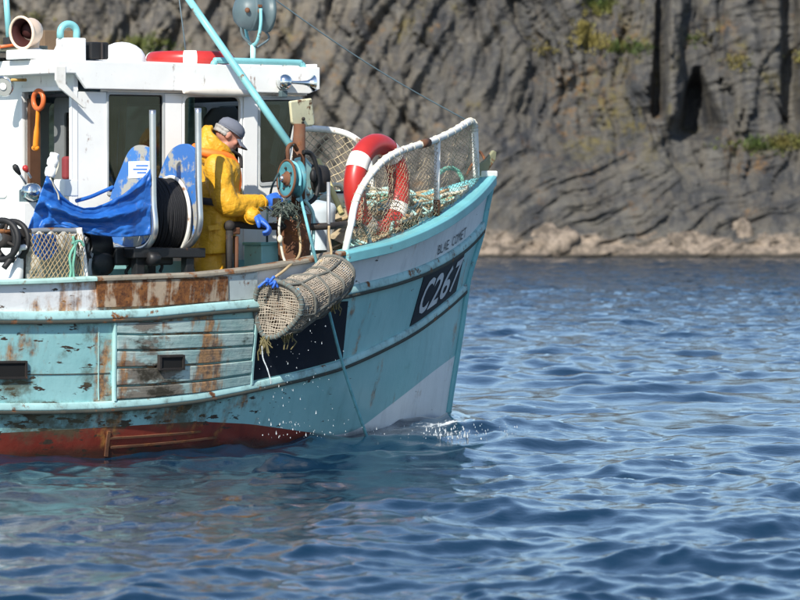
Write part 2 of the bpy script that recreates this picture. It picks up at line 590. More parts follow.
# ------------------------------------------------------------------ the sea
WDIR = 0.35
def make_sea():
    ys = [9.0]
    while ys[-1] < 200:
        y = ys[-1]
        step = y * y / (F * CAM_H) * 0.78
        ys.append(y + min(max(step, 0.022), 0.15 if y < 95 else 0.26))
    ys += [215, 240, 300]
    ys = np.array(ys)
    s = np.concatenate([np.linspace(-0.62, -0.26, 40)[:-1], np.linspace(-0.26, -0.12, 110)[:-1], np.linspace(-0.12, 0.12, 370), np.linspace(0.12, 0.26, 110)[1:], np.linspace(0.26, 0.62, 40)[1:]])
    Yg, Sg = np.meshgrid(ys, s, indexing='ij')
    Xg = Sg * Yg
    dy = np.gradient(ys)[:, None] * np.ones_like(Sg)
    Z = np.zeros_like(Xg); DX = np.zeros_like(Xg); DY = np.zeros_like(Xg)
    g = np.random.default_rng(5)
    # wavelength, rms height of the band, number of trains, spread
    bands = [(5.0, 0.013, 7, 0.5), (2.6, 0.016, 12, 0.6), (1.5, 0.0185, 18, 0.7), (0.9, 0.0150, 26, 0.75), (0.55, 0.0120, 30, 0.8), (0.33, 0.0088, 34, 0.85), (0.20, 0.0050, 32, 0.95), (0.125, 0.0022, 26, 1.1)]
    calm = 0.85 + 0.55 * np.clip(fbm(Xg / 9.0, Yg / 16.0, 0 * Xg + 3.3, 3) * 1.6, -0.7, 0.8)
    for lam0, rms, n, spread in bands:
        amp = 0.76 * rms * math.sqrt(2.0 / n)
        for _ in range(n):
            lam = lam0 * math.exp(g.uniform(-0.33, 0.33))
            th = math.pi * 1.5 + WDIR + g.normal() * spread       # travelling towards the camera, a little across
            k = 2 * math.pi / lam
            kx, ky = k * math.cos(th), k * math.sin(th)
            fy = np.clip((lam / (abs(math.sin(th)) * np.gradient(ys) + 1e-6) - 2.5) / 3.0, 0, 1)
            on = np.nonzero(fy > 0)[0]
            if not len(on):
                continue
            e = on[-1] + 1
            fx = np.clip((lam / np.maximum(abs(math.cos(th)) * np.gradient(s)[None, :] * Yg[:e], 1e-6) - 2.5) / 3.0, 0, 1)
            ph = (kx * Xg[:e] + ky * Yg[:e] + g.uniform(0, 2 * math.pi)).astype(np.float32)
            a = amp * fy[:e, None] * fx * (calm[:e] if lam0 < 1.2 else 1.0)
            Z[:e] += a * np.cos(ph)
            q = 1.0
            sn = q * a * np.sin(ph)
            DX[:e] -= math.cos(th) * sn
            DY[:e] -= math.sin(th) * sn
    # long swell meeting the boat: a bulge under the forefoot and the bow wave running off it
    def bump(x0, y0, ax, ay, rot, h):
        c, s_ = math.cos(rot), math.sin(rot)
        dx, dy_ = Xg - x0, Yg - y0
        a = (dx * c + dy_ * s_) / ax
        b = (-dx * s_ + dy_ * c) / ay
        return h * np.exp(-(a * a + b * b))
    stem = PZ(443, 430, 0.0)
    ch = fbm(Xg * 3.1, Yg * 2.2, 0 * Xg + 1.2, 4)
    Z += bump(stem.x - 0.1, stem.y - 0.5, 0.75, 0.9, 0.3, 0.10) * (1 + 0.5 * ch)
    Z += bump(stem.x + 0.55, stem.y - 0.35, 0.8, 0.35, -0.1, 0.05) * (1 + 1.2 * ch)
    Z -= bump(stem.x - 1.5, stem.y - 3.1, 0.9, 0.8, 0.6, 0.03)
    foam = bump(stem.x + 0.02, stem.y - 0.75, 0.30, 0.30, 0, 1.0) + bump(stem.x - 0.75, stem.y - 1.0, 0.5, 0.2, 0.5, 0.55) + bump(stem.x + 0.7, stem.y - 0.3, 0.7, 0.16, 0, 0.35)
    # lapping along the planking
    hx = np.array([p[0] for p in WL_XY]); hy = np.array([p[1] for p in WL_XY])
    near_hull = np.interp(Xg, hx, hy, left=-99, right=-99) - Yg
    foam = foam + 0.42 * np.exp(-np.clip(np.abs(near_hull) - .05, 0, 9) / 0.22) * np.clip(Xg + 2.6, 0, 1)
    X2, Y2 = Xg + DX, Yg + DY
    nr, nc = Xg.shape
    co = np.stack([X2, Y2, Z], -1).reshape(-1, 3).astype(np.float32)
    idx = np.arange(nr * nc).reshape(nr, nc)
    q = np.stack([idx[:-1, :-1], idx[:-1, 1:], idx[1:, 1:], idx[1:, :-1]], -1).reshape(-1, 4)
    me = bpy.data.meshes.new('sea')
    me.vertices.add(len(co)); me.vertices.foreach_set('co', co.ravel())
    me.loops.add(q.size); me.loops.foreach_set('vertex_index', q.ravel().astype(np.int32))
    me.polygons.add(len(q)); me.polygons.foreach_set('loop_start', np.arange(0, q.size, 4, dtype=np.int32))
    me.update(calc_edges=True)
    me.polygons.foreach_set('use_smooth', np.ones(len(q), bool))
    at = me.attributes.new('foam', 'FLOAT', 'POINT')
    at.data.foreach_set('value', np.clip(foam, 0, 1).ravel().astype(np.float32))
    t = NT('sea_water')
    n1 = t.noise(5.0, 6, 0.62, vec=t.map(scale=(0.8, 1.0, 1)), dist=0.5)
    n2 = t.noise(22.0, 4, 0.6, vec=t.map(scale=(1, 0.6, 1), loc=(3, 1, 2)))
    h = t.math('ADD', t.math('MULTIPLY', n1, 0.7), t.math('MULTIPLY', n2, 0.2))
    far = t.ramp(t.sep()[1], 34, 110)
    n3 = t.noise(1.3, 4, 0.6, vec=t.map(scale=(0.7, 1.0, 1), loc=(8, 2, 2)), dist=0.6)
    h = t.math('ADD', t.math('MULTIPLY', h, 0.008), t.math('MULTIPLY', t.math('MULTIPLY', n3, far), 0.22))
    t.bump(h, 1.0, 1.0)
    f = t.math('MULTIPLY', t.attr('foam'), 1.0)
    fm = t.ramp(t.math('ADD', t.math('MULTIPLY', f, 0.55), t.noise(16, 7, 0.75)), 0.95, 1.06)
    c = t.mix(fm, (0.003, 0.020, 0.044), (0.75, 0.80, 0.82))
    t.done(c, t.ramp(fm, 0, 1, 0.025, 0.6))
    t.b.inputs['IOR'].default_value = 1.34
    me.materials.append(t.m)
    o = bpy.data.objects.new('sea', me)
    COL.objects.link(o)
    o['kind'] = 'structure'
    # a coarse sheet that carries the water out to the sides, below the waves
    mb = MB()
    mb.grid([[(-900, 5, -0.35), (900, 5, -0.35)], [(-900, 900, -0.35), (900, 900, -0.35)]], False)
    mb.grid([[(-900, -600, -0.35), (900, -600, -0.35)], [(-900, 5, -0.35), (900, 5, -0.35)]], False)
    o2 = mb.build('sea', t.m)
    o2['kind'] = 'structure'

# ------------------------------------------------------------------ the cliff
CL_Y = 4200.0 * CAM_H / (258.0 - 215.0)
CL_MASK = {}
def cliff_depth(x, z, want_masks=False):
    """how far the rock face stands back (+) at x along the shore, z up"""
    d = 0.30 * z                                             # lean
    wx = x + 1.6 * fbm(x / 5, z / 5, 0 * x, 3)
    # the toe of tumbled, folded strata comes forward on the right, the upper wall stands back as upright slabs
    toe = np.clip(1 - z / (4.6 + 1.3 * np.sin(x * 0.35) + 0.9 * fbm(x / 3, 0 * x, 0 * x + 7, 3)), 0, 1)
    d -= 2.6 * toe ** 0.9
    up = 1 - np.clip(toe * 2.5, 0, 1)
    # upright buttresses and clefts
    a = wx * 0.36 + z * 0.10 * np.clip((6 - x) / 4, -0.4, 1.6)
    but = fbm(a, z * 0.06, 0 * x + 2.0, 4, 0.55)
    steps = np.round(but * 3.2) / 3.2
    d += up * (1.1 * steps + 0.7 * but)
    crack = fbm(wx * 0.9 + 0.10 * z, z * 0.10, 0 * x + 12.0, 3, 0.5, ridged=True)
    d += up * 0.55 * np.clip((crack - 0.5) / 0.4, 0, 1) ** 1.5
    # a deep dark recess beside a pale pillar, and a long cleft left of it
    def px2x(px):
        return (px - 400) / F * CL_Y
    def pz(py):
        return CAM_H + (215 - py) / F * CL_Y
    w_re = np.clip((pz(70) - z) / 2.0, 0.0, 1.0)
    xc = px2x(703) + 0 * z
    d += 2.2 * np.exp(-((x - xc) / (0.18 + 0.62 * w_re)) ** 4) * np.clip((z - pz(140)) / 0.5, 0, 1) * np.clip((pz(62) - z) / 0.8, 0, 1)
    d += 1.8 * np.exp(-((x - px2x(661) - 0.06 * (z - 5)) / 0.24) ** 4) * np.clip((z - pz(122)) / 0.5, 0, 1)
    d -= 0.9 * np.exp(-((x - px2x(678)) / 0.42) ** 4) * np.clip((z - pz(130)) / 0.6, 0, 1)
    d += 1.3 * np.exp(-((x - px2x(800)) / 0.35) ** 4) * np.clip((z - pz(130)) / 0.5, 0, 1)
    # folded strata: curved bands that climb to the right in the toe, lean to the left on the wall behind the boat
    fold = z * 1.0 - 0.55 * x + 0.05 * (x - 8) ** 2 * 0.35 + 1.0 * fbm(x / 4, z / 4, 0 * x + 5, 4)
    bands = fbm(fold * 1.7, (x + z) * 0.10, 0 * x + 1.0, 4, 0.6, ridged=True)
    lean = x * 0.95 - z * 0.52 + 0.6 * fbm(x / 6, z / 6, 0 * x + 4, 3)
    bands2 = fbm(lean * 0.7, (z + x) * 0.06, 0 * x + 6.0, 4, 0.46, ridged=True)
    left = np.clip((6.5 - x) / 4.0, 0, 1)
    d -= (0.58 * bands) * (0.30 + 0.7 * np.clip(toe * 2.2, 0, 1)) * (1 - 0.4 * left)
    d -= 0.85 * bands2 * (0.25 + 0.75 * left) * (1 - 0.4 * np.clip(toe * 2, 0, 1))
    d -= (0.20 - .12 * left) * fbm(x * 0.9, z * 0.9, 0 * x + 8.0, 5, 0.55, ridged=True)
    d -= 0.10 * fbm(x * 3.0, z * 3.0, 0 * x + 9.0, 4, 0.6, ridged=True)
    # the worn foot of the cliff
    foot = np.clip(1 - z / (0.55 + 0.35 * fbm(x * 0.6, 0 * x, 0 * x + 14, 3)), 0, 1)
    d -= 0.8 * foot * (0.6 + 0.5 * fbm(x * 1.3, z, 0 * x + 15, 3))
    if want_masks:
        def blob(px, py, sx, sy):
            return np.exp(-((x - px2x(px)) / (sx / F * CL_Y)) ** 2 - ((z - pz(py)) / (sy / F * CL_Y)) ** 2)
        ochre = 1.0 * blob(618, 60, 34, 55) + .8 * blob(590, 120, 30, 40) + .7 * blob(735, 30, 25, 35) + .9 * blob(765, 150, 50, 14) + .5 * blob(690, 60, 14, 60) + .4 * blob(300, 40, 40, 30) + .4 * blob(650, 165, 40, 14)
        dark = .8 * blob(540, 70, 30, 75) + .8 * blob(500, 150, 40, 40) + .7 * blob(710, 110, 22, 45) + .6 * blob(590, 205, 60, 20) + .7 * blob(760, 215, 60, 16) + .6 * blob(650, 90, 14, 70) + .4 * blob(400, 90, 25, 70) + .5 * blob(780, 90, 16, 40)  # dark rock patches, plus shade painted over the recess and clefts
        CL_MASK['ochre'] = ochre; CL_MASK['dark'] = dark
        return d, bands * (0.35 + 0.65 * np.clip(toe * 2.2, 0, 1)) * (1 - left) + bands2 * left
    return d

def make_cliff():
    xs = np.concatenate([np.linspace(-130, -56, 90)[:-1], np.linspace(-56, -24, 250)[:-1], np.linspace(-24, 24, 500), np.linspace(24, 56, 250)[1:], np.linspace(56, 130, 90)[1:]])
    zs = np.concatenate([np.linspace(-1.5, 10.5, 250)[:-1], np.linspace(10.5, 13.5, 30)])
    Xg, Zg = np.meshgrid(xs, zs)
    D, LAY = cliff_depth(Xg, Zg, True)
    Yg = CL_Y + 1.7 + D
    # the top rolls back into a hillside
    top = np.stack([Xg, Yg, Zg], -1)
    rows = [top]
    for k in range(1, 9):
        r = top[-1].copy()
        r[:, 1] += k * 7.0
        r[:, 2] += 0.75 * k ** 0.8 + 0.5 * fbm(r[:, 0] / 14, r[:, 1] / 14, 0 * r[:, 0], 3)
        rows.append(r[None])
    co = np.concatenate(rows, 0)
    nr, nc = co.shape[:2]
    idx = np.arange(nr * nc).reshape(nr, nc)
    q = np.stack([idx[:-1, :-1], idx[:-1, 1:], idx[1:, 1:], idx[1:, :-1]], -1).reshape(-1, 4)
    me = bpy.data.meshes.new('cliff')
    me.from_pydata(co.reshape(-1, 3).tolist(), [], q.tolist())
    me.polygons.foreach_set('use_smooth', np.ones(len(q), bool))
    me.update()
    lay = np.zeros((nr, nc), np.float32); lay[:LAY.shape[0]] = LAY
    me.attributes.new('layer', 'FLOAT', 'POINT').data.foreach_set('value', lay.ravel())
    for k_ in ('ochre', 'dark'):
        arr = np.zeros((nr, nc), np.float32); arr[:LAY.shape[0]] = CL_MASK[k_]
        me.attributes.new(k_, 'FLOAT', 'POINT').data.foreach_set('value', arr.ravel())
    t = NT('cliff_rock')
    X, Y, Z = t.sep()
    base = t.mix(t.ramp(t.noise(0.35, 6, 0.6, dist=0.6), 0.36, 0.64), (0.060, 0.060, 0.060), (0.165, 0.152, 0.130))
    strat = t.noise(1.0, 6, 0.65, vec=t.map(scale=(0.9, 0.9, 2.6), rot=(0, R(-24), 0)), dist=1.0)
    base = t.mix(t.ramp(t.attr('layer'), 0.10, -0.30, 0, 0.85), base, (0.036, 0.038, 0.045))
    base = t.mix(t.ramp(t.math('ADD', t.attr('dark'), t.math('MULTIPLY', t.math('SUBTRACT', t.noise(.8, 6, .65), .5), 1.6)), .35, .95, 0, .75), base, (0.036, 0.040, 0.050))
    slant = t.noise(1.0, 6, 0.65, vec=t.map(scale=(2.6, 1.0, 0.55), rot=(0, R(-32), 0)), dist=.8)
    base = t.mix(t.ramp(slant, 0.46, 0.66, 0, 0.6), base, (0.235, 0.215, 0.185))
    base = t.mix(t.ramp(strat, 0.42, 0.60, 0, 0.6), base, (0.050, 0.052, 0.060))
    base = t.mix(t.ramp(t.noise(2.2, 7, 0.7, vec=t.map(loc=(9, 2, 4))), 0.55, 0.72, 0, 0.6), base, (0.22, 0.20, 0.165))
    rustm = t.ramp(t.math('ADD', t.noise(0.55, 6, 0.62, vec=t.map(loc=(4, 4, 1))), t.math('MULTIPLY', t.attr('ochre'), .16)), 0.56, 0.70)
    base = t.mix(t.math('MULTIPLY', rustm, t.ramp(t.noise(3.0, 6, 0.7), 0.45, 0.65)), base, (0.235, 0.135, 0.06))
    lich = t.ramp(t.math('ADD', t.noise(0.42, 6, 0.62, vec=t.map(loc=(1.7, 7, 9))), t.math('MULTIPLY', t.attr('ochre'), .16)), 0.56, 0.68)
    lich = t.math('MULTIPLY', lich, t.ramp(t.noise(2.6, 6, 0.7, vec=t.map(loc=(5, 5, 5))), 0.40, 0.62))
    lich = t.math('MULTIPLY', lich, t.ramp(Z, 3.0, 5.0))
    base = t.mix(t.math('MULTIPLY', lich, 0.85), base, (0.21, 0.165, 0.045))
    upr = t.noise(1.0, 5, 0.6, vec=t.map(scale=(1.7, 1.0, 0.16), rot=(0, R(-8), 0)), dist=.5)
    base = t.mix(t.ramp(upr, 0.44, 0.64, 0, 0.55), base, (0.18, 0.155, 0.122))
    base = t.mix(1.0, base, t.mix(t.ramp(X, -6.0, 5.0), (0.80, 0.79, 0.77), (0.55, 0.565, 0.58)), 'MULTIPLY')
    # tide band: barnacle-pale rock at the foot, black weed below
    zz = t.math('ADD', Z, t.math('MULTIPLY', t.math('SUBTRACT', t.noise(0.55, 6, 0.65), 0.5), 2.6))
    zz = t.math('ADD', zz, t.ramp(X, 4.5, 7.0, 0, .22))
    tide = t.ramp(zz, 1.15, 0.80)
    pale = t.mix(t.ramp(t.noise(2.0, 6, 0.7), 0.36, 0.66), (0.085, 0.07, 0.055), (0.30, 0.24, 0.185))
    base = t.mix(t.math('MULTIPLY', tide, 0.9), base, pale)
    wet = t.ramp(t.math('ADD', Z, t.math('MULTIPLY', t.noise(1.5, 4), 0.2)), 0.34, 0.20)
    base = t.mix(wet, base, (0.03, 0.027, 0.022))
    t.bump(t.noise(2.6, 7, 0.7, vec=t.map(scale=(1.3, 1, .7), rot=(0, R(25), 0))), 0.45, 0.25)
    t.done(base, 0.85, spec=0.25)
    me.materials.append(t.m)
    o = bpy.data.objects.new('cliff', me)
    COL.objects.link(o)
    o['kind'] = 'structure'
make_cliff()

def cliff_pt(px, py):
    """rough point on the rock face seen at a pixel"""
    y = CL_Y
    for _ in range(6):
        p = PY(px, py, y)
        y = CL_Y + 1.7 + float(cliff_depth(np.array([p.x]), np.array([p.z]))[0])
    return PY(px, py, y)

# boulders along the foot of the cliff
def rock_mesh(name, size, seed, mat, loc):
    bm = bmesh.new()
    bmesh.ops.create_icosphere(bm, subdivisions=3, radius=1.0)
    for v in bm.verts:
        p = v.co.normalized()
        n = mnoise.fractal(p * 1.3 + Vector((seed * 7.1, seed * 3.3, 1)), 1.0, 2.0, 4)
        c = mnoise.cell(p * 2.2 + Vector((seed, 0, seed)))
        v.co = p * (1 + 0.34 * n + 0.12 * c)
        v.co.x *= size[0]; v.co.y *= size[1]; v.co.z *= size[2]
    me = bpy.data.meshes.new(name)
    bm.to_mesh(me); bm.free()
    for p in me.polygons:
        p.use_smooth = True
    me.materials.append(mat)
    o = bpy.data.objects.new(name, me)
    COL.objects.link(o)
    o.location = loc
    o.rotation_euler = (random.uniform(-.3, .3), random.uniform(-.3, .3), random.uniform(0, 6))
    return o

def shore_rock_mat():
    t = NT('shore_rock')
    c = t.mix(t.ramp(t.noise(1.6, 7, 0.7), 0.36, 0.62), (0.09, 0.073, 0.056), (0.27, 0.218, 0.17))
    c = t.mix(t.ramp(t.noise(4.5, 6, 0.7, vec=t.map(loc=(4, 3, 1))), 0.52, 0.66, 0, 0.8), c, (0.07, 0.058, 0.05))
    t.bump(t.noise(5, 7, 0.7), 0.7, 0.12)
    return t.done(c, 0.85, spec=0.25)
M['shore_rock'] = shore_rock_mat()
boulders = [
    (492, 246, 1.15, 0.55, 'broad pale boulder at the waterline just right of the bow'),
    (548, 242, 1.5, 0.75, 'large smooth pale boulder at the foot of the cliff, second right of the bow'),
    (612, 247, 0.55, 0.45, 'small buff boulder low against the water under the folded strata'),
    (655, 243, 0.75, 0.62, 'rounded buff boulder below the pale pillar of the cliff'),
    (686, 245, 0.9, 0.55, 'flat pale boulder below the dark triangular recess'),
    (722, 246, 0.55, 0.42, 'small dark-mottled boulder in the middle of the right-hand shore'),
    (742, 236, 0.42, 0.75, 'upright tan stone leaning against the dark cave mouth'),
    (762, 245, 0.72, 0.52, 'round pale boulder in front of the dark hollow near the right edge'),
    (795, 248, 0.8, 0.42, 'low pale boulder at the right edge of the shore'),
]
for i, (px, py, w, h, lab) in enumerate(boulders):
    p = PY(px, py, CL_Y - 0.2)
    rk = rock_mesh('shore_boulder', (w, w * 0.75, h), i + 2, M['shore_rock'], (p.x, CL_Y - 0.25, max(0.1, p.z - 0.1)))
    tag(rk, lab, 'boulder', 'pale boulders along the foot of the cliff')

# tufts of grass on the ledges
def make_grass():
    mb = MB()
    for (px, py, n, spread, hgt) in ((590, 42, 130, 10, .28), (583, 30, 90, 5, .25), (622, 48, 170, 13, .22), (600, 8, 150, 7, .3), (738, 62, 60, 8, .16), (760, 146, 200, 18, .2), (790, 142, 130, 12, .2), (30, 20, 40, 10, .2), (145, 46, 190, 14, .3), (700, 40, 50, 8, .16), (800, 60, 60, 8, .2), (545, 50, 50, 9, .15)):
        pxs = np.array([px + random.gauss(0, spread) for _ in range(n)])
        pys = np.array([py + random.gauss(0, 4) for _ in range(n)])
        yy = np.full(n, CL_Y)
        dz_ = -PITCH + np.arctan((300 - pys) / F)
        for _ in range(5):
            yy = CL_Y + 1.7 + cliff_depth((pxs - 400) / F * yy, CAM_H + np.tan(dz_) * yy)
        for x_, z_, y_ in zip((pxs - 400) / F * yy, CAM_H + np.tan(dz_) * yy, yy):
            q = Vector((x_, y_, z_))
            for _b in range(5):
                a = random.uniform(0, 6.28)
                o = Vector((random.gauss(0, .05), -0.03 + random.gauss(0, .04), 0))
                tip = q + o + Vector((math.cos(a) * .12, math.sin(a) * .1 - .08, hgt * random.uniform(.4, 1)))
                s = Vector((math.cos(a + 1.57), math.sin(a + 1.57), 0)) * .022
                mb.add([q + o - s, q + o + s, tip], [(0, 1, 2)])
    t = NT('ledge_grass')
    c = t.mix(t.ramp(t.noise(0.25, 3), 0.42, 0.58), (0.07, 0.11, 0.02), (0.24, 0.20, 0.055))
    t.done(c, 0.8)
    o = mb.build('cliff_grass', t.m, fix=False)
    tag(o, 'green and yellowing grass growing on the cliff ledges', 'grass', kind='stuff')
make_grass()

# ------------------------------------------------------------------ the boat: hull lines read along the picture, laid on a plan
def smooth_curve(pts, sig=7):
    xs = np.array([p[0] for p in pts], float)
    ys = np.array([p[1] for p in pts], float)
    lo, hi = xs[0] - 300, xs[-1] + 60
    g = np.arange(lo, hi + 1)
    y = np.interp(g, xs, ys)
    sl0 = 0.0
    sl1 = (ys[-1] - ys[-2]) / (xs[-1] - xs[-2])
    y = np.where(g < xs[0], ys[0] + sl0 * (g - xs[0]), y)
    y = np.where(g > xs[-1], ys[-1] + sl1 * (g - xs[-1]), y)
    k = np.exp(-0.5 * (np.arange(-4 * sig, 4 * sig + 1) / sig) ** 2)
    k /= k.sum()
    yp = np.pad(y, 4 * sig, mode='edge')
    y = np.convolve(yp, k, 'valid')
    return lambda px: float(np.interp(px, g, y))

Y_RAIL = smooth_curve([(0, 284), (50, 282.5), (100, 280), (200, 276), (250, 271), (300, 263), (345, 254), (390, 244), (420, 232), (445, 219), (467, 203), (480, 191), (493, 174)], 6)
Y_UB = smooth_curve([(0, 316), (50, 316), (100, 315), (150, 313), (200, 308), (250, 304), (300, 299), (345, 291), (390, 280), (420, 270), (445, 258), (465, 244), (475, 234), (484, 222)], 7)
Y_LB = smooth_curve([(0, 407), (50, 407), (100, 405.5), (150, 402), (200, 396), (250, 386), (300, 375), (340, 364), (370, 351), (400, 336), (420, 324), (447, 303), (458, 293), (467, 284)], 7)
Y_BOOT = smooth_curve([(0, 433), (60, 430), (107, 427), (200, 421.5), (250, 424), (300, 431), (335, 436), (358, 430), (380, 413), (410, 390), (435, 370), (453, 357)], 6)

U_AFT = -4.4
def stem_u(px):
    # where a centreline point appears at px
    p = PV(px, 258, 0.0)
    return L(p)[0]
US = {'rail': stem_u(491.5), 'ub': stem_u(482.5), 'lb': stem_u(465.5), 'wl': stem_u(443), 'keel': stem_u(436)}

def shape(tau, p):
    return 1 - max(0.0, tau) ** p

def breadth(t, B, p, us):
    u = U_AFT + (us - U_AFT) * t
    if u >= 0:
        return u, B * shape(u / us, p)
    return u, B * (1 - 0.16 * (u / U_AFT) ** 2.2)

LINES = [('keel', 0.72, 1.3), ('wl', 1.46, 1.75), ('lb', 1.60, 1.95), ('ub', 1.68, 2.1), ('rail', 1.70, 2.25)]

def z_from(px_curve, u, v):
    """height on the upright through (u, v) that shows at the curve's height in the picture"""
    p = W(u, v, 0.5)
    for _ in range(3):
        px, _py = proj(p)
        py = px_curve(px)
        r = ray(px, py)
        s = (p.y - C0.y) / r.y
        p = Vector((p.x, p.y, C0.z + r.z * s))
    return p.z

_zc = {}
def key_line(t):
    """[(u, b, z)] of the five hull lines at station t; heights stay level aft of the frame's left edge"""
    key = round(t, 5)
    if key in _zc:
        return _zc[key]
    out = []
    for name, B, p in LINES:
        u, b = breadth(t, B, p, US[name])
        if name == 'keel':
            z = -0.75
        elif name == 'wl':
            z = -0.12
        else:
            cv = {'lb': Y_LB, 'ub': Y_UB, 'rail': Y_RAIL}[name]
            ue = max(u, -1.15)
            be = breadth((ue - U_AFT) / (US[name] - U_AFT), B, p, US[name])[1]
            z = z_from(cv, ue, -be) + 0.014 * (u - ue) ** 2
        out.append((u, b, z))
    _zc[key] = out
    return out

def S(t, w, side=-1, off=0.0):
    """hull surface: t 0..1 stern to stem, w 0..4 keel, waterline, lower belt, upper belt, rail"""
    k = key_line(t)
    i = min(int(w), 3)
    f = w - i
    a, b = k[i], k[i + 1]
    # Catmull-Rom across the lines, for a rounded section
    p0 = k[i - 1] if i > 0 else a
    p3 = k[i + 2] if i + 2 < 5 else b
    res = []
    for c in range(3):
        m0 = (b[c] - p0[c]) * 0.5
        m1 = (p3[c] - a[c]) * 0.5
        if c == 2:
            res.append(a[c] + (b[c] - a[c]) * f)
        else:
            h = f * f * (3 - 2 * f)
            res.append((a[c] + (b[c] - a[c]) * f) * 0.7 + 0.3 * (a[c] * (1 - h) + b[c] * h))
    p = W(res[0], side * res[1], res[2])
    if off:
        p = p + hull_n(t, w, side) * off
    return p

def hull_n(t, w, side=-1):
    e = 0.004
    a = S(max(t - e, 0), w, side); b = S(min(t + e, 1), w, side)
    c = S(t, max(w - 0.05, 0), side); d = S(t, min(w + 0.05, 4), side)
    n = (b - a).cross(d - c).normalized()
    if n.dot(pd * side) < -0.2 or (abs(n.dot(pd * side)) < 0.2 and n.dot(hd) < 0):
        n = -n
    return n

def S_pix(px, py, side=-1):
    """(t, w) of the hull point that shows at a pixel"""
    def w_of(t):
        lo, hi = 0.3, 4.0
        for _ in range(22):
            m = (lo + hi) / 2
            if proj(S(t, m, side))[1] > py:
                lo = m
            else:
                hi = m
        return (lo + hi) / 2
    lo, hi = 0.25, 1.0
    for _ in range(22):
        t = (lo + hi) / 2
        if proj(S(t, w_of(t), side))[0] < px:
            lo = t
        else:
            hi = t
    t = (lo + hi) / 2
    return t, w_of(t)

def T_rail(px, w=4.0, side=-1):
    """station whose hull point at height w shows at px"""
    lo, hi = 0.1, 1.0
    for _ in range(26):
        t = (lo + hi) / 2
        if (proj(S(t, w, side))[0] < px):
            lo = t
        else:
            hi = t
    return (lo + hi) / 2

def rail_at(px, py, inboard=0.05):
    """point that shows at (px, py), standing above the starboard rail"""
    t = T_rail(px)
    for _ in range(2):
        n = hull_n(t, 3.9); n.z = 0; n.normalize()
        q = S(t, 4.0) - n * inboard
        t = T_rail(px + (px - proj(q)[0])) if abs(px - proj(q)[0]) > 0.3 else t
    r = ray(px, py)
    return C0 + r * (q.y / r.y)

boat = thing('fishing_boat', BO, 'weathered turquoise wooden fishing boat with white wheelhouse and rusty side, hauling creels', 'fishing boat', rz=TH)

# ---- hull skin, with the paint line as a row of its own
ts = np.concatenate([np.linspace(0, 0.45, 24)[:-1], np.linspace(0.45, 1.0, 190)])
def boot_w(t):
    lo, hi = 0.2, 2.0
    p = S(t, 1.5)
    px = proj(p)[0]
    if px < 0:
        px = 0
        return boot_w_cache.get('edge', 1.7)
    for _ in range(22):
        m = (lo + hi) / 2
        q = proj(S(t, m))
        if q[1] > Y_BOOT(q[0]):
            lo = m
        else:
            hi = m
    return (lo + hi) / 2
boot_w_cache = {}
t_edge = T_rail(1.0, 1.5)
boot_w_cache['edge'] = boot_w(t_edge + 0.002)

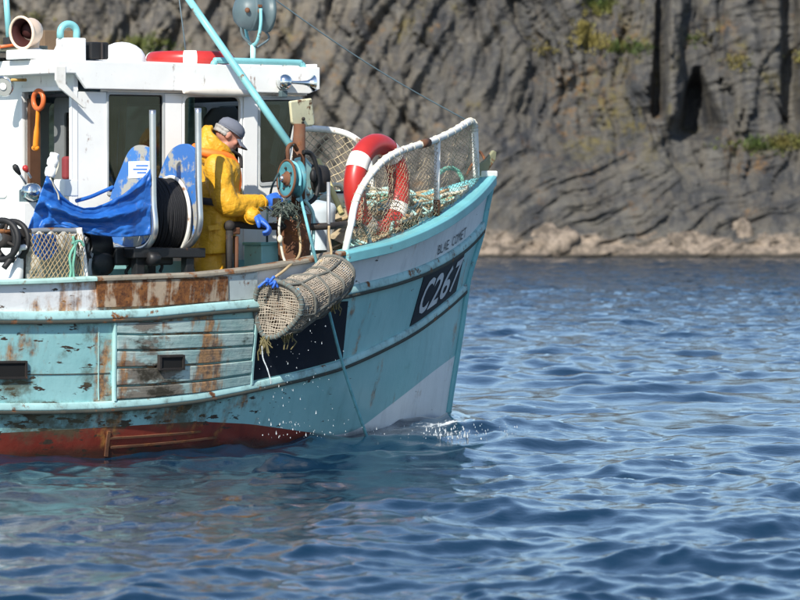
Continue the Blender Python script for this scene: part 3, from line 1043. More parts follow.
def make_hull():
    hull = MB()
    rust, dirt = [], []
    gz = lambda x, y, cx, cy, sx, sy: math.exp(-((x - cx) / sx) ** 2 - ((y - cy) / sy) ** 2)
    for side in (-1, 1):
        rows, ridx = [], []
        for t in ts:
            bw = boot_w(t) if t < 0.9985 else boot_w(0.9985)
            ws = [bw * k / 7 for k in range(8)] + [bw + (2 - bw) * k / 10 for k in range(1, 11)] + [2 + k / 12 for k in range(1, 13)] + [3 + k / 8 for k in range(1, 9)]
            row = [S(t, w, side) for w in ws]
            rows.append(row)
            for w, p in zip(ws, row):
                px, py = proj(p)
                if side > 0:
                    px = 300
                mid = math.exp(-((px - 178) / 62) ** 2) if px > 178 else math.exp(-((px - 178) / 78) ** 2)
                r = 0.35 * mid * (1.0 if 2 < w < 3.6 else 0.5) + 0.08
                if w > 3:
                    r += 0.34 * math.exp(-((px - 150) / 100) ** 2)
                d = 0.12 + 0.55 * math.exp(-((px - 90) / 170) ** 2) * (1 if w > 2 else 1.4)
                if 1.6 < w < 2.02 and px < 330:
                    d += 0.55 * (1 - max(0, px - 200) / 130 if px > 200 else 1)
                d += 1.1 * gz(px, py, 12, 386, 24, 15) + 0.5 * gz(px, py, 90, 385, 25, 14) + .5 * gz(px, py, 60, 352, 12, 9)
                r += .3 * gz(px, py, 20, 345, 9, 30) + .35 * gz(px, py, 100, 360, 9, 35)
                rust.append(r); dirt.append(min(1.7, d))
        m = len(rows[0])
        base = len(hull.v)
        hull.v += [p for r in rows for p in r]
        for i in range(len(rows) - 1):
            pxm = proj(rows[i][7])[0]
            for j in range(m - 1):
                q = (base + i * m + j, base + (i + 1) * m + j, base + (i + 1) * m + j + 1, base + i * m + j + 1)
                hull.f.append(q)
                hull.s.append(True)
                if j < 7:
                    hull.mi.append(2 if pxm > 330 else 1)
                elif j >= 29:
                    hull.mi.append(3)
                else:
                    hull.mi.append(0)
    t = NT('hull_teal_paint')
    def common(t, col_a, col_b):
        X, Y, Z = t.sep()
        c = t.mix(t.ramp(t.noise(1.6, 6, 0.6), 0.3, 0.7), col_a, col_b)
        dirt_ = t.attr('dirt'); rust_ = t.attr('rust')
        # faint vertical weather streaks
        st = t.noise(1.0, 5, 0.6, vec=t.map(scale=(9, 9, 0.7)))
        c = t.mix(t.ramp(st, 0.50, 0.75, 0, 0.45), c, tuple(x * 0.72 for x in col_a))
        # knocks down to bare wood: short slanting dashes
        k = t.noise(1.0, 4, 0.6, vec=t.map(scale=(7, 7, 26), rot=(0, R(18), 0)))
        kk = t.math('ADD', k, t.math('MULTIPLY', dirt_, 0.13))
        c = t.mix(t.ramp(kk, 0.715, 0.745), c, (0.05, 0.035, 0.025))
        g = t.noise(2.4, 8, 0.7, vec=t.map(loc=(7, 7, 3)))
        gg = t.math('ADD', g, t.math('MULTIPLY', dirt_, 0.22))
        c = t.mix(t.ramp(gg, 0.68, 0.86, 0, 0.85), c, (0.075, 0.068, 0.035))
        rs = t.noise(1.0, 6, 0.62, vec=t.map(scale=(6, 6, 0.8), loc=(0, 0, 2)))
        rf = t.noise(5, 7, 0.7)
        rr = t.math('ADD', t.math('ADD', t.math('MULTIPLY', rs, 0.6), t.math('MULTIPLY', rf, 0.4)), t.math('MULTIPLY', rust_, 0.42))
        rc = t.mix(t.ramp(t.noise(18, 5, 0.7), 0.36, 0.62), RUST_A, (0.42, 0.19, 0.05))
        c = t.mix(t.ramp(rr, 0.60, 0.72, 0, 0.9), c, rc)
        c = t.mix(t.ramp(rr, 0.76, 0.90, 0, 0.8), c, (0.06, 0.032, 0.02))
        wz = t.math('ADD', Z, t.math('MULTIPLY', t.math('SUBTRACT', t.noise(3, 5, .6), .5), .16))
        wet = t.ramp(wz, .10, .01)
        c = t.mix(t.math('MULTIPLY', wet, .72), c, (0.028, 0.026, 0.016))
        t.bump(t.math('ADD', t.noise(14, 6, 0.6), t.math('MULTIPLY', t.noise(1.0, 3, 0.5, vec=t.map(scale=(1, 1, 9))), 0.7)), 0.25, 0.012)
        return t.done(c, t.math('SUBTRACT', t.ramp(gg, 0.6, 0.9, 0.36, 0.8), t.math('MULTIPLY', wet, .22)), spec=0.45)
    teal = common(t, (0.25, 0.50, 0.505), (0.32, 0.57, 0.57))
    red = common(NT('antifouling_red'), (0.165, 0.026, 0.016), (0.24, 0.042, 0.024))
    bowwhite = common(NT('forefoot_white'), (0.80, 0.80, 0.78), (0.88, 0.88, 0.86))
    bul = common(NT('bulwark_white'), (0.66, 0.67, 0.67), (0.78, 0.78, 0.77))
    # inner faces of the bulwark
    o = hull.build('hull', [teal, red, bowwhite, bul], boat, fix=False, attrs={'rust': rust, 'dirt': dirt})
    return teal, bul
HULL_TEAL, HULL_WHITE = make_hull()
DECK_Z = 0.60

# make sure the hull normals face out: flip by checking one face
def fix_hull():
    o = bpy.data.objects['hull']
    bm = bmesh.new(); bm.from_mesh(o.data)
    bmesh.ops.remove_doubles(bm, verts=bm.verts, dist=1e-5)
    bmesh.ops.recalc_face_normals(bm, faces=bm.faces)
    bm.to_mesh(o.data); bm.free()
fix_hull()

WL_XY = sorted((S(t, 1.08).x, S(t, 1.08).y) for t in np.linspace(.3, 1, 60))
make_sea()

def strip(px0, px1, w, height, depth, name, mat, side=-1, n=80, t0=None, t1=None, round_=True, label=None, dz=0.0, out=0.0):
    """a moulding swept along the hull at line w"""
    a = t0 if t0 is not None else T_rail(px0, w, side)
    b = t1 if t1 is not None else T_rail(px1, w, side)
    rows = []
    prof = [(-0.012, -0.5), (0.74, -0.5), (0.96, -0.40), (1.0, -0.26), (0.86, 0.30), (0.66, 0.5), (-0.012, 0.5)] if round_ else [(-0.012, -.5), (0.92, -.5), (1, -.42), (1, .42), (.92, .5), (-0.012, .5)]
    for i in range(n + 1):
        t = a + (b - a) * i / n
        p = S(t, w, side)
        nn = hull_n(t, min(w, 3.9), side); nn.z = 0; nn.normalize()
        rows.append([p + nn * (out + depth * q[0] if q[0] > 0 else q[0]) + Vector((0, 0, dz + height * q[1])) for q in prof])
    mb = MB()
    mb.grid(rows, True)
    m = len(prof)
    mb.add(rows[0], [tuple(range(m))], False)
    mb.add(rows[-1], [tuple(range(m))], False)
    return mb.build(name, mat, boat, label=label)

belt_mat = paint('belting_paint', (0.34, 0.55, 0.54), 0.55, rust=0.40, dirt=0.9, dirt_col=(0.06, 0.05, 0.035), streak=0.0)
dark_strip_mat = paint('dark_strip_paint', (0.05, 0.055, 0.045), 0.8, rust=0.4, dirt=0.6, bump=0.5)
for side in (-1, 1):
    strip(0, 0, 2.0, 0.054, 0.030, 'rubbing_strake', belt_mat, side, 130, 0.02, 0.996)
    strip(0, 0, 3.0, 0.064, 0.036, 'rubbing_strake', belt_mat, side, 130, 0.02, 0.996)
    strip(0, 0, 2.0, 0.024, 0.030, 'strake_under_strip', dark_strip_mat, side, 130, 0.02, 0.996, round_=False, dz=-0.037)  # narrow dark strip along the lower edge of the strake
    strip(0, 0, 3.0, 0.026, 0.034, 'strake_under_strip', dark_strip_mat, side, 130, 0.02, 0.996, round_=False, dz=-0.043)
# bulwark inner face and the deck
def w_at_z(t, z):
    lo, hi = 0.5, 4.0
    for _ in range(20):
        m = (lo + hi) / 2
        if S(t, m).z < z:
            lo = m
        else:
            hi = m
    return (lo + hi) / 2
def inset(t, w, side, d):
    p = S(t, w, side)
    nn = hull_n(t, min(w, 3.9), side); nn.z = 0; nn.normalize()
    b = abs(L(p)[1])
    return p - nn * min(d, 0.45 * b)
deck_rows = []
for side in (-1, 1):
    rows = []
    for t in np.linspace(0.02, 0.985, 110):
        wd = w_at_z(t, DECK_Z)
        rows.append([inset(t, 4.0, side, 0.004) + Vector((0, 0, -.006)), inset(t, 4.0, side, 0.07) + Vector((0, 0, -.006)), inset(t, wd + (4 - wd) * .66, side, 0.07), inset(t, wd + (4 - wd) * .33, side, 0.07), inset(t, wd, side, 0.075)])
        if side == -1:
            u, v, z = L(rows[-1][-1])
            deck_rows.append([W(u, -abs(v), DECK_Z), W(u, 0, DECK_Z + 0.03), W(u, abs(v), DECK_Z)])
    MB().grid(rows, False).build('bulwark_lining', M['teal_light'], boat)
MB().grid(deck_rows, False).build('deck', paint('deck_paint', (0.20, 0.24, 0.23), 0.7, rust=0.3, dirt=0.6), boat)
# stern closing
rows = [[S(0.0, w, s) for w in (0, 1, 2, 3, 4)] for s in (-1, 1)]
MB().grid(rows, False).build('transom', HULL_TEAL, boat)
# stem bar
pts = [S(1.0, w) + hd * 0.012 for w in np.linspace(0.0, 4.0, 26)]
mb = MB(); mb.tube(pts, 0.028, 10)
mb.build('stem_bar', M['teal'], boat)

# rail cap: low weathered cap aft, heavy turquoise capping at the bow
cap_low = paint('worn_cap_paint', (0.36, 0.55, 0.50), 0.6, rust=0.45, dirt=0.6)
cap_rust = paint('rusty_cap_paint', (0.25, 0.22, 0.17), 0.8, rust=0.62, dirt=0.6, bump=0.5)
def cap(name, t0, t1, width, height, out, zlo, mat, side, n=60, seg=None):
    rows = []
    for i in range(n + 1):
        t = t0 + (t1 - t0) * i / n
        p = S(t, 4.0, side)
        nn = hull_n(t, 3.9, side); nn.z = 0; nn.normalize()
        wd = min(width, 0.9 * abs(L(p)[1]) + 0.05)
        o = p + nn * out + Vector((0, 0, zlo))
        i_ = p - nn * (wd - out) + Vector((0, 0, zlo))
        h = Vector((0, 0, height))
        e = min(0.018, height * .35)
        rows.append([o, o + nn * .0 + h - Vector((0, 0, e)), o - nn * e + h, i_ + nn * e + h, i_ + h - Vector((0, 0, e)), i_])
    mb = MB().grid(rows, False, closed=True)
    mb.add(rows[0], [tuple(range(6))]); mb.add(rows[-1], [tuple(range(6))])
    return mb.build(name, mat, boat, bevel=0.004)
tA, tB, tC = T_rail(95), T_rail(232), T_rail(343)
for side in (-1, 1):
    cap('rail_cap', 0.01, tA, 0.13, 0.035, 0.035, -0.006, cap_low, side)
    cap('rail_cap', tA, tC, 0.13, 0.035, 0.03, -0.008, cap_rust, side)
    cap('bow_capping', tC, 0.997, 0.17, 0.085, 0.05, -0.062, belt_mat if False else M['teal'], side, 70)
# breasthook that joins the two cappings at the stem
b0 = S(0.955, 4.0, -1); b1 = S(0.955, 4.0, 1); b2 = S(1.0, 4.0)
mb = MB()
mb.panel([b0 + Vector((0, 0, .0)), b2 + hd * .06, b1], thick=Vector((0, 0, .024)))
mb.build('breasthook', M['teal_faded'], boat)

def patch(corners, off0, off1, name, mat, n=(24, 8), parent=None, label=None, bevel=0.0, side=-1, edge=None, stain=None):
    """a slab lying on the hull inside a picture quad (tl, tr, br, bl), between two offsets from the skin"""
    tl, tr, br, bl = [np.array(c, float) for c in corners]
    cs = [S_pix(*c) for c in (tl, tr, br, bl)]
    nx, ny = n
    front, back = [], []
    for j in range(ny + 1):
        fr, bk = [], []
        for i in range(nx + 1):
            a, b = i / nx, j / ny
            if edge:                              # follow exact picture curves
                q = edge(a, b)
                t, w = S_pix(*q)
            else:
                t = (cs[0][0] * (1 - a) + cs[1][0] * a) * (1 - b) + (cs[3][0] * (1 - a) + cs[2][0] * a) * b
                w = (cs[0][1] * (1 - a) + cs[1][1] * a) * (1 - b) + (cs[3][1] * (1 - a) + cs[2][1] * a) * b
            t = min(max(t, 0.0), 0.9995)
            nn = hull_n(t, min(w, 3.95), side)
            p = S(t, w, side)
            fr.append(p + nn * off1); bk.append(p + nn * off0)
        front.append(fr); back.append(bk)
    mb = MB()
    mb.grid(front, False); mb.grid(back, False)
    ring_f = front[0] + [r[-1] for r in front[1:]] + front[-1][-2::-1] + [r[0] for r in front[-2:0:-1]]
    ring_b = back[0] + [r[-1] for r in back[1:]] + back[-1][-2::-1] + [r[0] for r in back[-2:0:-1]]
    mb.grid([ring_f, ring_b], False, closed=True)
    at = None
    if stain:
        pj = [proj(p) for p in mb.v]
        at = {'stain': [stain(*q) for q in pj], 'runs': [math.exp(-((q[0] - 207) / 17) ** 2) + .5 * math.exp(-((q[0] - 120) / 8) ** 2) for q in pj]}
    return mb.build(name, mat, parent or boat, label=label, bevel=bevel, attrs=at)

# rusty steel plate along the working rail
plate_mat = paint('rusty_bulwark_plate', (0.40, 0.31, 0.22), 0.7, rust=0.86, dirt=0.85, streak=0.5, bump=0.5)
patch([(95, 281), (226, 276), (227, 300), (97, 307)], -0.01, 0.018, 'bulwark_plate', plate_mat, (30, 5), label='rust-streaked steel plate on the bulwark below the net drum')
patch([(228, 276), (256, 272), (256, 298), (229, 300)], -0.01, 0.012, 'bulwark_plate', paint('chipped_plate', (0.5, 0.56, 0.54), 0.6, rust=0.5, dirt=0.55), (10, 5), label='chipped white bulwark plate beside the creel')

# wooden sheathing boards over the hauling side
def board_material():
    t = NT('worn_board_paint')
    c = t.mix(t.ramp(t.noise(3, 6, .62, vec=t.map(scale=(1, 1, 2))), .36, .64), (.25, .38, .365), (.42, .53, .50))
    bare = t.noise(1.0, 6, .65, vec=t.map(scale=(3, 3, 9)))
    st = t.attr('stain')
    c = t.mix(t.ramp(t.math('ADD', bare, t.math('MULTIPLY', st, .25)), .58, .69, 0, .9), c, (.17, .135, .105))
    run = t.noise(1.0, 6, .62, vec=t.map(scale=(8, 8, .9), loc=(2, 0, 0)))
    rr = t.math('ADD', run, t.math('MULTIPLY', t.math('MULTIPLY', t.attr('runs'), t.noise(3.5, 6, .65)), .48))
    rc = t.mix(t.ramp(t.noise(18, 5, .7), .36, .62), RUST_A, (.40, .18, .05))
    c = t.mix(t.ramp(rr, .60, .76, 0, .85), c, rc)
    dk = t.math('ADD', t.noise(5, 8, .7, vec=t.map(scale=(1, 1, 1.8), loc=(4, 4, 4))), t.math('MULTIPLY', st, .20))
    c = t.mix(t.ramp(dk, .60, .76, 0, .95), c, (.035, .03, .02))
    t.bump(t.math('ADD', t.noise(20, 6, .65), t.noise(1.0, 4, .6, vec=t.map(scale=(3, 3, 40)))), .4, .01)
    return t.done(c, .7, spec=.3)
board_mat = board_material()
def board_stain(px, py):
    g_ = lambda cx, cy, sx, sy: math.exp(-((px - cx) / sx) ** 2 - ((py - cy) / sy) ** 2)
    return 1.1 * g_(150, 376, 34, 11) + .9 * g_(165, 392, 30, 8) + .8 * g_(150, 335, 22, 22) + .5 * g_(140, 400, 60, 6)
edges_l = [321, 334, 350, 367.5, 386, 400]
edges_r = [317, 331, 345, 359, 373.5, 385]
for k in range(5):
    patch([(115, edges_l[k] + 0.8), (252 - k * 0.8, edges_r[k] + 0.8), (251 - k * 0.8, edges_r[k + 1] - 1.3), (115, edges_l[k + 1] - 1.3)], -0.01, 0.026 + 0.004 * (k % 2), 'plank', board_mat, (40, 3), bevel=0.006, stain=board_stain)
patch([(112, 322), (114.4, 322), (114.4, 401), (112, 401)], -0.01, 0.030, 'batten', M['teal_faded'], (2, 8), bevel=0.004)
patch([(253, 322), (255.4, 322), (250.4, 384), (248, 385)], -0.01, 0.030, 'batten', M['teal_faded'], (2, 8), bevel=0.004)
# butt seams of the side planking left of the boards: thin proud laths
patch([(0, 373.6), (110, 372.6), (110, 373.5), (0, 374.6)], -0.01, 0.004, 'seam', dark_strip_mat, (16, 1))
patch([(98, 327), (99, 327), (99, 400), (98, 400)], -0.01, 0.004, 'seam', M['teal_faded'], (1, 8))
for xx, y0, y1 in ((107, 431, 456),):
    patch([(xx, y0), (xx + 3, y0), (xx + 0, y1), (xx - 3, y1)], -0.01, 0.012, 'seam', M['rust'], (1, 5))
patch([(108, 437), (200, 430), (200, 432), (108, 439)], -0.01, 0.012, 'bilge_lath', M['rust'], (10, 1))
patch([(110, 446), (215, 436), (215, 438), (110, 448)], -0.01, 0.012, 'bilge_lath', M['rust'], (10, 1))

# scuppers: black slabs painted as the shade inside the slots, with a raised rim
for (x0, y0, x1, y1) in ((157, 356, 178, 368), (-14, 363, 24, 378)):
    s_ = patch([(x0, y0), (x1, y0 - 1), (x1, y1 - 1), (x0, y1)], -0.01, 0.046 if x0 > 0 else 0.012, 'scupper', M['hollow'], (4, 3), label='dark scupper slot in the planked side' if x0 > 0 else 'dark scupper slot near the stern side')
    for (a, b, c, d) in ((x0 - 2, y0 - 2, x1 + 2, y0), (x0 - 2, y1 - 1, x1 + 2, y1 + 1), (x0 - 2, y0 - 1, x0, y1), (x1, y0 - 1, x1 + 2, y1)):
        patch([(a, b), (c, b - .5), (c, d - .5), (a, d)], -0.01, 0.056 if x0 > 0 else 0.022, 'rim', M['dark_rust'], (2, 1), parent=s_)
# stained scar below the left scupper
scar = paint('bare_stained_wood', (0.035, 0.028, 0.018), 0.85, rust=0.3, dirt=0.3, bump=0.6)

# dark painted panel behind the creel
def dark_panel():
    def e(a, b):
        top = (254 + (347.5 - 254) * a, 308 + (301 - 308) * a)
        bl_ = 253 + (342 - 253) * a
        bot = (bl_, Y_LB(bl_) - 5.0)
        return top[0] + (bot[0] - top[0]) * b, top[1] + (bot[1] - top[1]) * b
    patch([(254, 308), (347, 301), (342, 358), (253, 380)], -0.008, 0.007, 'dark_panel', M['navy'], (26, 8), edge=e)
dark_panel()

# number board at the bow, lettered C267, and the name above it
def board_edge(a, b):
    tx = 424.5 + (465.0 - 424.5) * a
    ty = Y_UB(tx) + 6.0
    bx = 409.5 + (455.5 - 409.5) * a
    by = Y_LB(bx) - 4.0
    return tx + (bx - tx) * b, ty + (by - ty) * b
nb = patch([(424, 278), (465, 251), (455, 300), (410, 328)], -0.006, 0.006, 'number_board', M['navy'], (26, 10), edge=board_edge)

def text_mesh(body, shear=0.0, bold=0.0):
    cu = bpy.data.curves.new('lettering', 'FONT')
    cu.body = body
    cu.size = 1.0
    cu.resolution_u = 3
    cu.shear = shear
    cu.offset = bold
    o = bpy.data.objects.new('lettering', cu)
    COL.objects.link(o)
    dg = bpy.context.evaluated_depsgraph_get()
    me = bpy.data.meshes.new_from_object(o.evaluated_get(dg))
    vs_ = [v.co.copy() for v in me.vertices]
    fs_ = [tuple(p.vertices) for p in me.polygons]
    bpy.data.objects.remove(o)
    bpy.data.curves.remove(cu)
    bpy.data.meshes.remove(me)
    return vs_, fs_

def letter(ch, quad, off, name, mat, parent, bold=0.0):
    """one character laid on the hull inside a picture quad"""
    v, f = text_mesh(ch, 0.0, bold)
    bm = bmesh.new()
    bv = [bm.verts.new(p) for p in v]
    for q in f:
        try:
            bm.faces.new([bv[i] for i in q])
        except ValueError:
            pass
    bmesh.ops.remove_doubles(bm, verts=bm.verts, dist=1e-5)
    bmesh.ops.triangulate(bm, faces=bm.faces)
    bmesh.ops.subdivide_edges(bm, edges=[e for e in bm.edges if e.calc_length() > .25], cuts=2)
    xs = [p.co.x for p in bm.verts]; ys = [p.co.y for p in bm.verts]
    x0, x1, y0, y1 = min(xs), max(xs), min(ys), max(ys)
    tl, tr, br, bl = [np.array(q, float) for q in quad]
    bm.verts.index_update()
    vs_ = []
    for p in bm.verts:
        a = (p.co.x - x0) / (x1 - x0); b = (y1 - p.co.y) / (y1 - y0)
        q = (tl * (1 - a) + tr * a) * (1 - b) + (bl * (1 - a) + br * a) * b
        t, w = S_pix(*q)
        t = min(t, 0.999)
        vs_.append(S(t, w) + hull_n(t, min(w, 3.95)) * off)
    fs = [tuple(x.index for x in q.verts) for q in bm.faces]
    bm.free()
    mb = MB().add(vs_, fs)
    return mb.build(name, mat, parent, fix=False)

xs_ = [0.085, 0.31, 0.335, 0.545, 0.565, 0.765, 0.80, 0.965]
for k, ch in enumerate('C267'):
    a0, a1 = xs_[2 * k], xs_[2 * k + 1]
    letter(ch, [board_edge(a0 + .03, 0.17), board_edge(a1 + .03, 0.17), board_edge(a1 - .02, 0.86), board_edge(a0 - .02, 0.86)], 0.0095, 'lettering', M['letter'], nb, 0.018)
name = 'BLAE COMET'
for k, ch in enumerate(name):
    if ch == ' ':
        continue
    def ne(a, b):
        x = 437 + (465.5 - 437) * a
        y1 = Y_UB(x) - 7.0
        h = 9.5
        return x + (1 - b) * 1.2, y1 - h * (1 - b)
    a0 = k / len(name); a1 = a0 + 0.078
    letter(ch, [ne(a0, 0), ne(a1, 0), ne(a1, 1), ne(a0, 1)], 0.006, 'lettering', M['letter_dark'], boat)

# ------------------------------------------------------------------ the wheelhouse
VS, VP = -0.66, 1.16                 # starboard and port walls
Zv = Vector((0, 0, 1))
house = thing('wheelhouse', BO, None, None, rz=TH)
house.parent = boat
house.matrix_world = boat.matrix_world.copy()

uA = L(PV(74, 200, VS))[0]
uF_top = L(PV(303, 97, VS))[0]
uF_bot = L(PV(284, 200, VS))[0]
z_top = L(PV(180, 93, VS))[2] - 0.005
z_bot = DECK_Z

def side_pts(v, px_list, base=VS):
    out = []
    for px, py in px_list:
        u, _, z = L(PV(px, py, base))
        out.append(W(u, v, z))
    return out

def rrect(p00, p10, p11, p01, r, n=4):
    """rounded quad: corners given in order, r as a fraction of the sides"""
    P = [Vector(p) for p in (p00, p10, p11, p01)]
    out = []
    for i in range(4):
        a, b, c = P[i - 1], P[i], P[(i + 1) % 4]
        d1 = (a - b); d2 = (c - b)
        e = min(r, d1.length * .45, d2.length * .45)
        s, t = b + d1.normalized() * e, b + d2.normalized() * e
        for k in range(n + 1):
            x = k / n
            out.append(s * (1 - x) ** 2 + b * 2 * x * (1 - x) + t * x * x)
    return out

def shrink(poly, d):
    c = sum(poly, Vector()) / len(poly)
    out = []
    for p in poly:
        v = p - c
        out.append(c + v * max(0.0, (v.length - d) / v.length))
    return out

def offset(poly, vec):
    return [p + vec for p in poly]

win1 = [(107, 92.5), (163.5, 93.5), (163.5, 192), (107, 194)]
win2 = [(183, 95), (241, 95.5), (241, 196), (183, 197)]
win3 = [(259, 98), (299.5, 98), (283, 183), (259, 185)]
def quad3(q, v, r):
    return rrect(*side_pts(v, q), r)

wall_mat = M['white']
for v, nm in ((VS, 'side_wall'), (VP, 'side_wall')):
    outer = [W(uA, v, z_bot), W(uF_bot - .03, v, z_bot), W(uF_bot, v, L(PV(284, 200, VS))[2]), W(uF_top, v, z_top), W(uA, v, z_top)]
    holes = [quad3(win1, v, .02), quad3(win2, v, .06), quad3(win3, v, .03)]
    mb = MB().panel(outer, holes, thick=pd * (0.035 if v < 0 else -0.035))
    mb.build(nm, wall_mat, house)
    for q, r in ((win1, .02), (win2, .06), (win3, .03)):
        hole = quad3(q, v, r)
        dirn = pd * (-1 if v < 0 else 1)
        mb = MB().panel(offset(shrink(hole, -0.012), dirn * 0.010), [offset(shrink(hole, 0.016), dirn * 0.010)], thick=-dirn * 0.032)
        mb.build('window_frame', M['white_clean'] if q is win2 else M['grey_frame'], house, bevel=0.003)
        if q is win2 and v < 0:
            # the slid-back half of the open window: only a dark strip of pane stays at the left
            a = side_pts(v + .02, [(184, 96), (196, 96), (196, 196), (184, 196)])
            MB().panel(a, thick=pd * 0.005).build('pane', M['glass'], house, label='slid-back pane of the open side window')
            continue
        MB().panel(offset(shrink(hole, 0.012), -dirn * 0.012), thick=-dirn * 0.005).build('pane', M['glass'], house)
        MB().panel(offset(shrink(hole, 0.0135), -dirn * 0.004), [offset(shrink(hole, 0.026), -dirn * 0.004)], thick=-dirn * 0.006).build('window_seal', M['black'], house)

# posts and mouldings that show on the side
mb = MB(); q = side_pts(VS, [(243, 97), (257, 97), (256, 270), (243, 270)])
mb.panel(q, thick=-pd * 0.012); mb.build('door_post', M['white_clean'], house, bevel=0.004)
mb = MB(); q = side_pts(VS, [(164.5, 95), (181, 95.5), (181, 262), (164.5, 262)])
mb.panel(q, thick=-pd * 0.008); mb.build('door_post', M['white_clean'], house, bevel=0.003)
mb = MB(); q = side_pts(VS, [(100, 86), (306, 92), (306, 95.5), (100, 91.5)])
mb.panel(q, thick=-pd * 0.014); mb.build('drip_rail', M['white'], house, bevel=0.003)
# teal kicking board along the foot of the wheelhouse
q = side_pts(VS, [(76, 263), (284, 259), (284, 310), (76, 312)])
MB().panel(q, thick=-pd * 0.012).build('kicking_board', M['teal_light'], house, bevel=0.003)

# aft wall with the doorway
def A(px, py):
    return PU(px, py, uA)
def zA(px, py):
    return A(px, py)
vD0, vD1 = L(A(71.5, 120))[1], L(A(24.5, 120))[1]
zD1 = L(A(48, 91))[2]
z_aft = L(PV(190, 64.5, VS - .07))[2] - .08
for (a, b, c, d) in ((VS, z_bot, vD0, z_aft), (vD1, z_bot, VP, z_aft), (vD0, zD1, vD1, z_aft), (vD0, z_bot, vD1, z_bot + .12)):
    MB().box(W(uA + .0175, (a + c) / 2, (b + d) / 2), (.035, abs(c - a), d - b)).build('aft_wall', M['white'], house)
mb = MB()
for (a, b, c, d) in ((vD0 - .035, z_bot + .12, vD0, zD1), (vD1, z_bot + .12, vD1 + .035, zD1), (vD0 - .035, zD1, vD1 + .035, zD1 + .03)):
    mb.box(W(uA + .005, (a + c) / 2, (b + d) / 2), (.055, c - a if c > a else a - c, d - b))
mb.build('door_frame', M['white_clean'], house, bevel=0.004)
# brown inner door jamb, and the door leaf folded back inside
mb = MB().box(W(uA + .07, vD1 - .018, (z_bot + zD1) / 2), (.09, .035, zD1 - z_bot - .1)); mb.build('door_jamb', M['brown'], house)
pL = L(A(62, 140))[1]; pR = L(A(56, 140))[1]
mb = MB().panel([W(uA + .25, pR + .02, z_bot + .1), W(uA + .25, pL - .03, z_bot + .1), W(uA + .25, pL - .03, zD1 - .02), W(uA + .25, pR + .02, zD1 - .02)], thick=hd * .04)
mb.build('door_leaf', M['brown'], house)
# rounded-window half door seen at the left of the doorway
hx = rrect(A(31, 200), A(52, 200), A(52, 97), A(31, 97), .05)
hi_ = rrect(A(41, 170), A(50.5, 170), A(50.5, 112), A(41, 112), .03)
MB().panel(offset(hx, hd * .20), [offset(hi_, hd * .20)], thick=hd * .03).build('inner_door', M['interior'], house)
MB().panel(offset(hi_, hd * .215), thick=hd * .004).build('pane', M['glass'], house)
# a moulded panel on the wall left of the door
MB().panel(rrect(A(-34, 198), A(8, 198), A(8, 105), A(-34, 105), .05), thick=-hd * .012).build('locker_door', M['white_clean'], house, bevel=.005)

# front walls: a raked centre pane and two chamfered panes, with a solid apron below
zs = L(PV(283, 184, VS))[2]
def fu(z):
    f = (z - zs) / (z_top - zs)
    return uF_bot + (uF_top - uF_bot) * f
bow_v = [(VS, 0.0), (VS + .42, .20), (VP - .42, .20), (VP, 0.0)]
for k in range(3):
    (v0, d0), (v1, d1) = bow_v[k], bow_v[k + 1]
    lo = [W(fu(zs) + d0, v0, zs), W(fu(zs) + d1, v1, zs)]
    hi = [W(fu(z_top) + d0, v0, z_top), W(fu(z_top) + d1, v1, z_top)]
    outer = [lo[0], lo[1], hi[1], hi[0]]
    hole = rrect(lo[0].lerp(lo[1], .07).lerp(hi[0].lerp(hi[1], .07), .05), lo[0].lerp(lo[1], .93).lerp(hi[0].lerp(hi[1], .93), .05),
                 lo[0].lerp(lo[1], .93).lerp(hi[0].lerp(hi[1], .93), .93), lo[0].lerp(lo[1], .07).lerp(hi[0].lerp(hi[1], .07), .93), .04)
    MB().panel(outer, [hole], thick=-hd * .03).build('front_wall', M['white'], house)
    MB().panel(offset(shrink(hole, -.008), -hd * .012), thick=-hd * .005).build('pane', M['glass'], house)
    MB().panel([W(fu(zs) + d0, v0, z_bot), W(fu(zs) + d1, v1, z_bot), lo[1], lo[0]], thick=-hd * .03).build('front_apron', M['white'], house)
# inside: sole, lining, dashboard, wheel, chair back, curtain, red bundle at the window
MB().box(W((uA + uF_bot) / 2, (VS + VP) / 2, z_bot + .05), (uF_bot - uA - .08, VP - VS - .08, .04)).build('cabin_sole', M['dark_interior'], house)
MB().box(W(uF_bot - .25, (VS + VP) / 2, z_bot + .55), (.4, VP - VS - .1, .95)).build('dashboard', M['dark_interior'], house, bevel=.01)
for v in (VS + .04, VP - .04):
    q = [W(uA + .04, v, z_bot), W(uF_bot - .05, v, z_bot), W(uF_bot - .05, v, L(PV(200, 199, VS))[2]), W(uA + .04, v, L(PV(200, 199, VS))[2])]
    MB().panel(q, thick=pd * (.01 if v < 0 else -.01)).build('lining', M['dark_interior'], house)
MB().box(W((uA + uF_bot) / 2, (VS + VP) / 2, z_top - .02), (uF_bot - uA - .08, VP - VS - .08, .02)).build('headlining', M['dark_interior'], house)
c = PV(250, 150, .15)
mb = MB().torus(c, hd + Zv * .3, .21, .018, 28, 8)
for a in range(4):
    d = (pd * math.cos(a * math.pi / 2 + .4) + Zv * math.sin(a * math.pi / 2 + .4))
    mb.tube([c, c + d * .21], .012, 6)
mb.build('steering_wheel', M['black'], house)
q = [PV(x, y, .25) for x, y in ((206, 152), (206, 118), (214, 108), (236, 106), (240, 112), (240, 150))]
MB().panel(q, thick=pd * .05).build('seat_back', M['interior'], house, bevel=.015)
for (px0, px1) in ((108, 118), (118, 126)):
    rows = []
    for k in range(12):
        f = k / 11
        rows.append([PV(px0 + (px1 - px0) * j / 8 + 1.5 * math.sin(f * 5 + j), 94 + 103 * f, VS + .12 + .02 * math.sin(j * 1.9 + f * 2)) for j in range(9)])
    MB().grid(rows).build('curtain', M['ochre'], house)
rows = []
cc = PV(272, 176, VS + .22)
mb = MB()
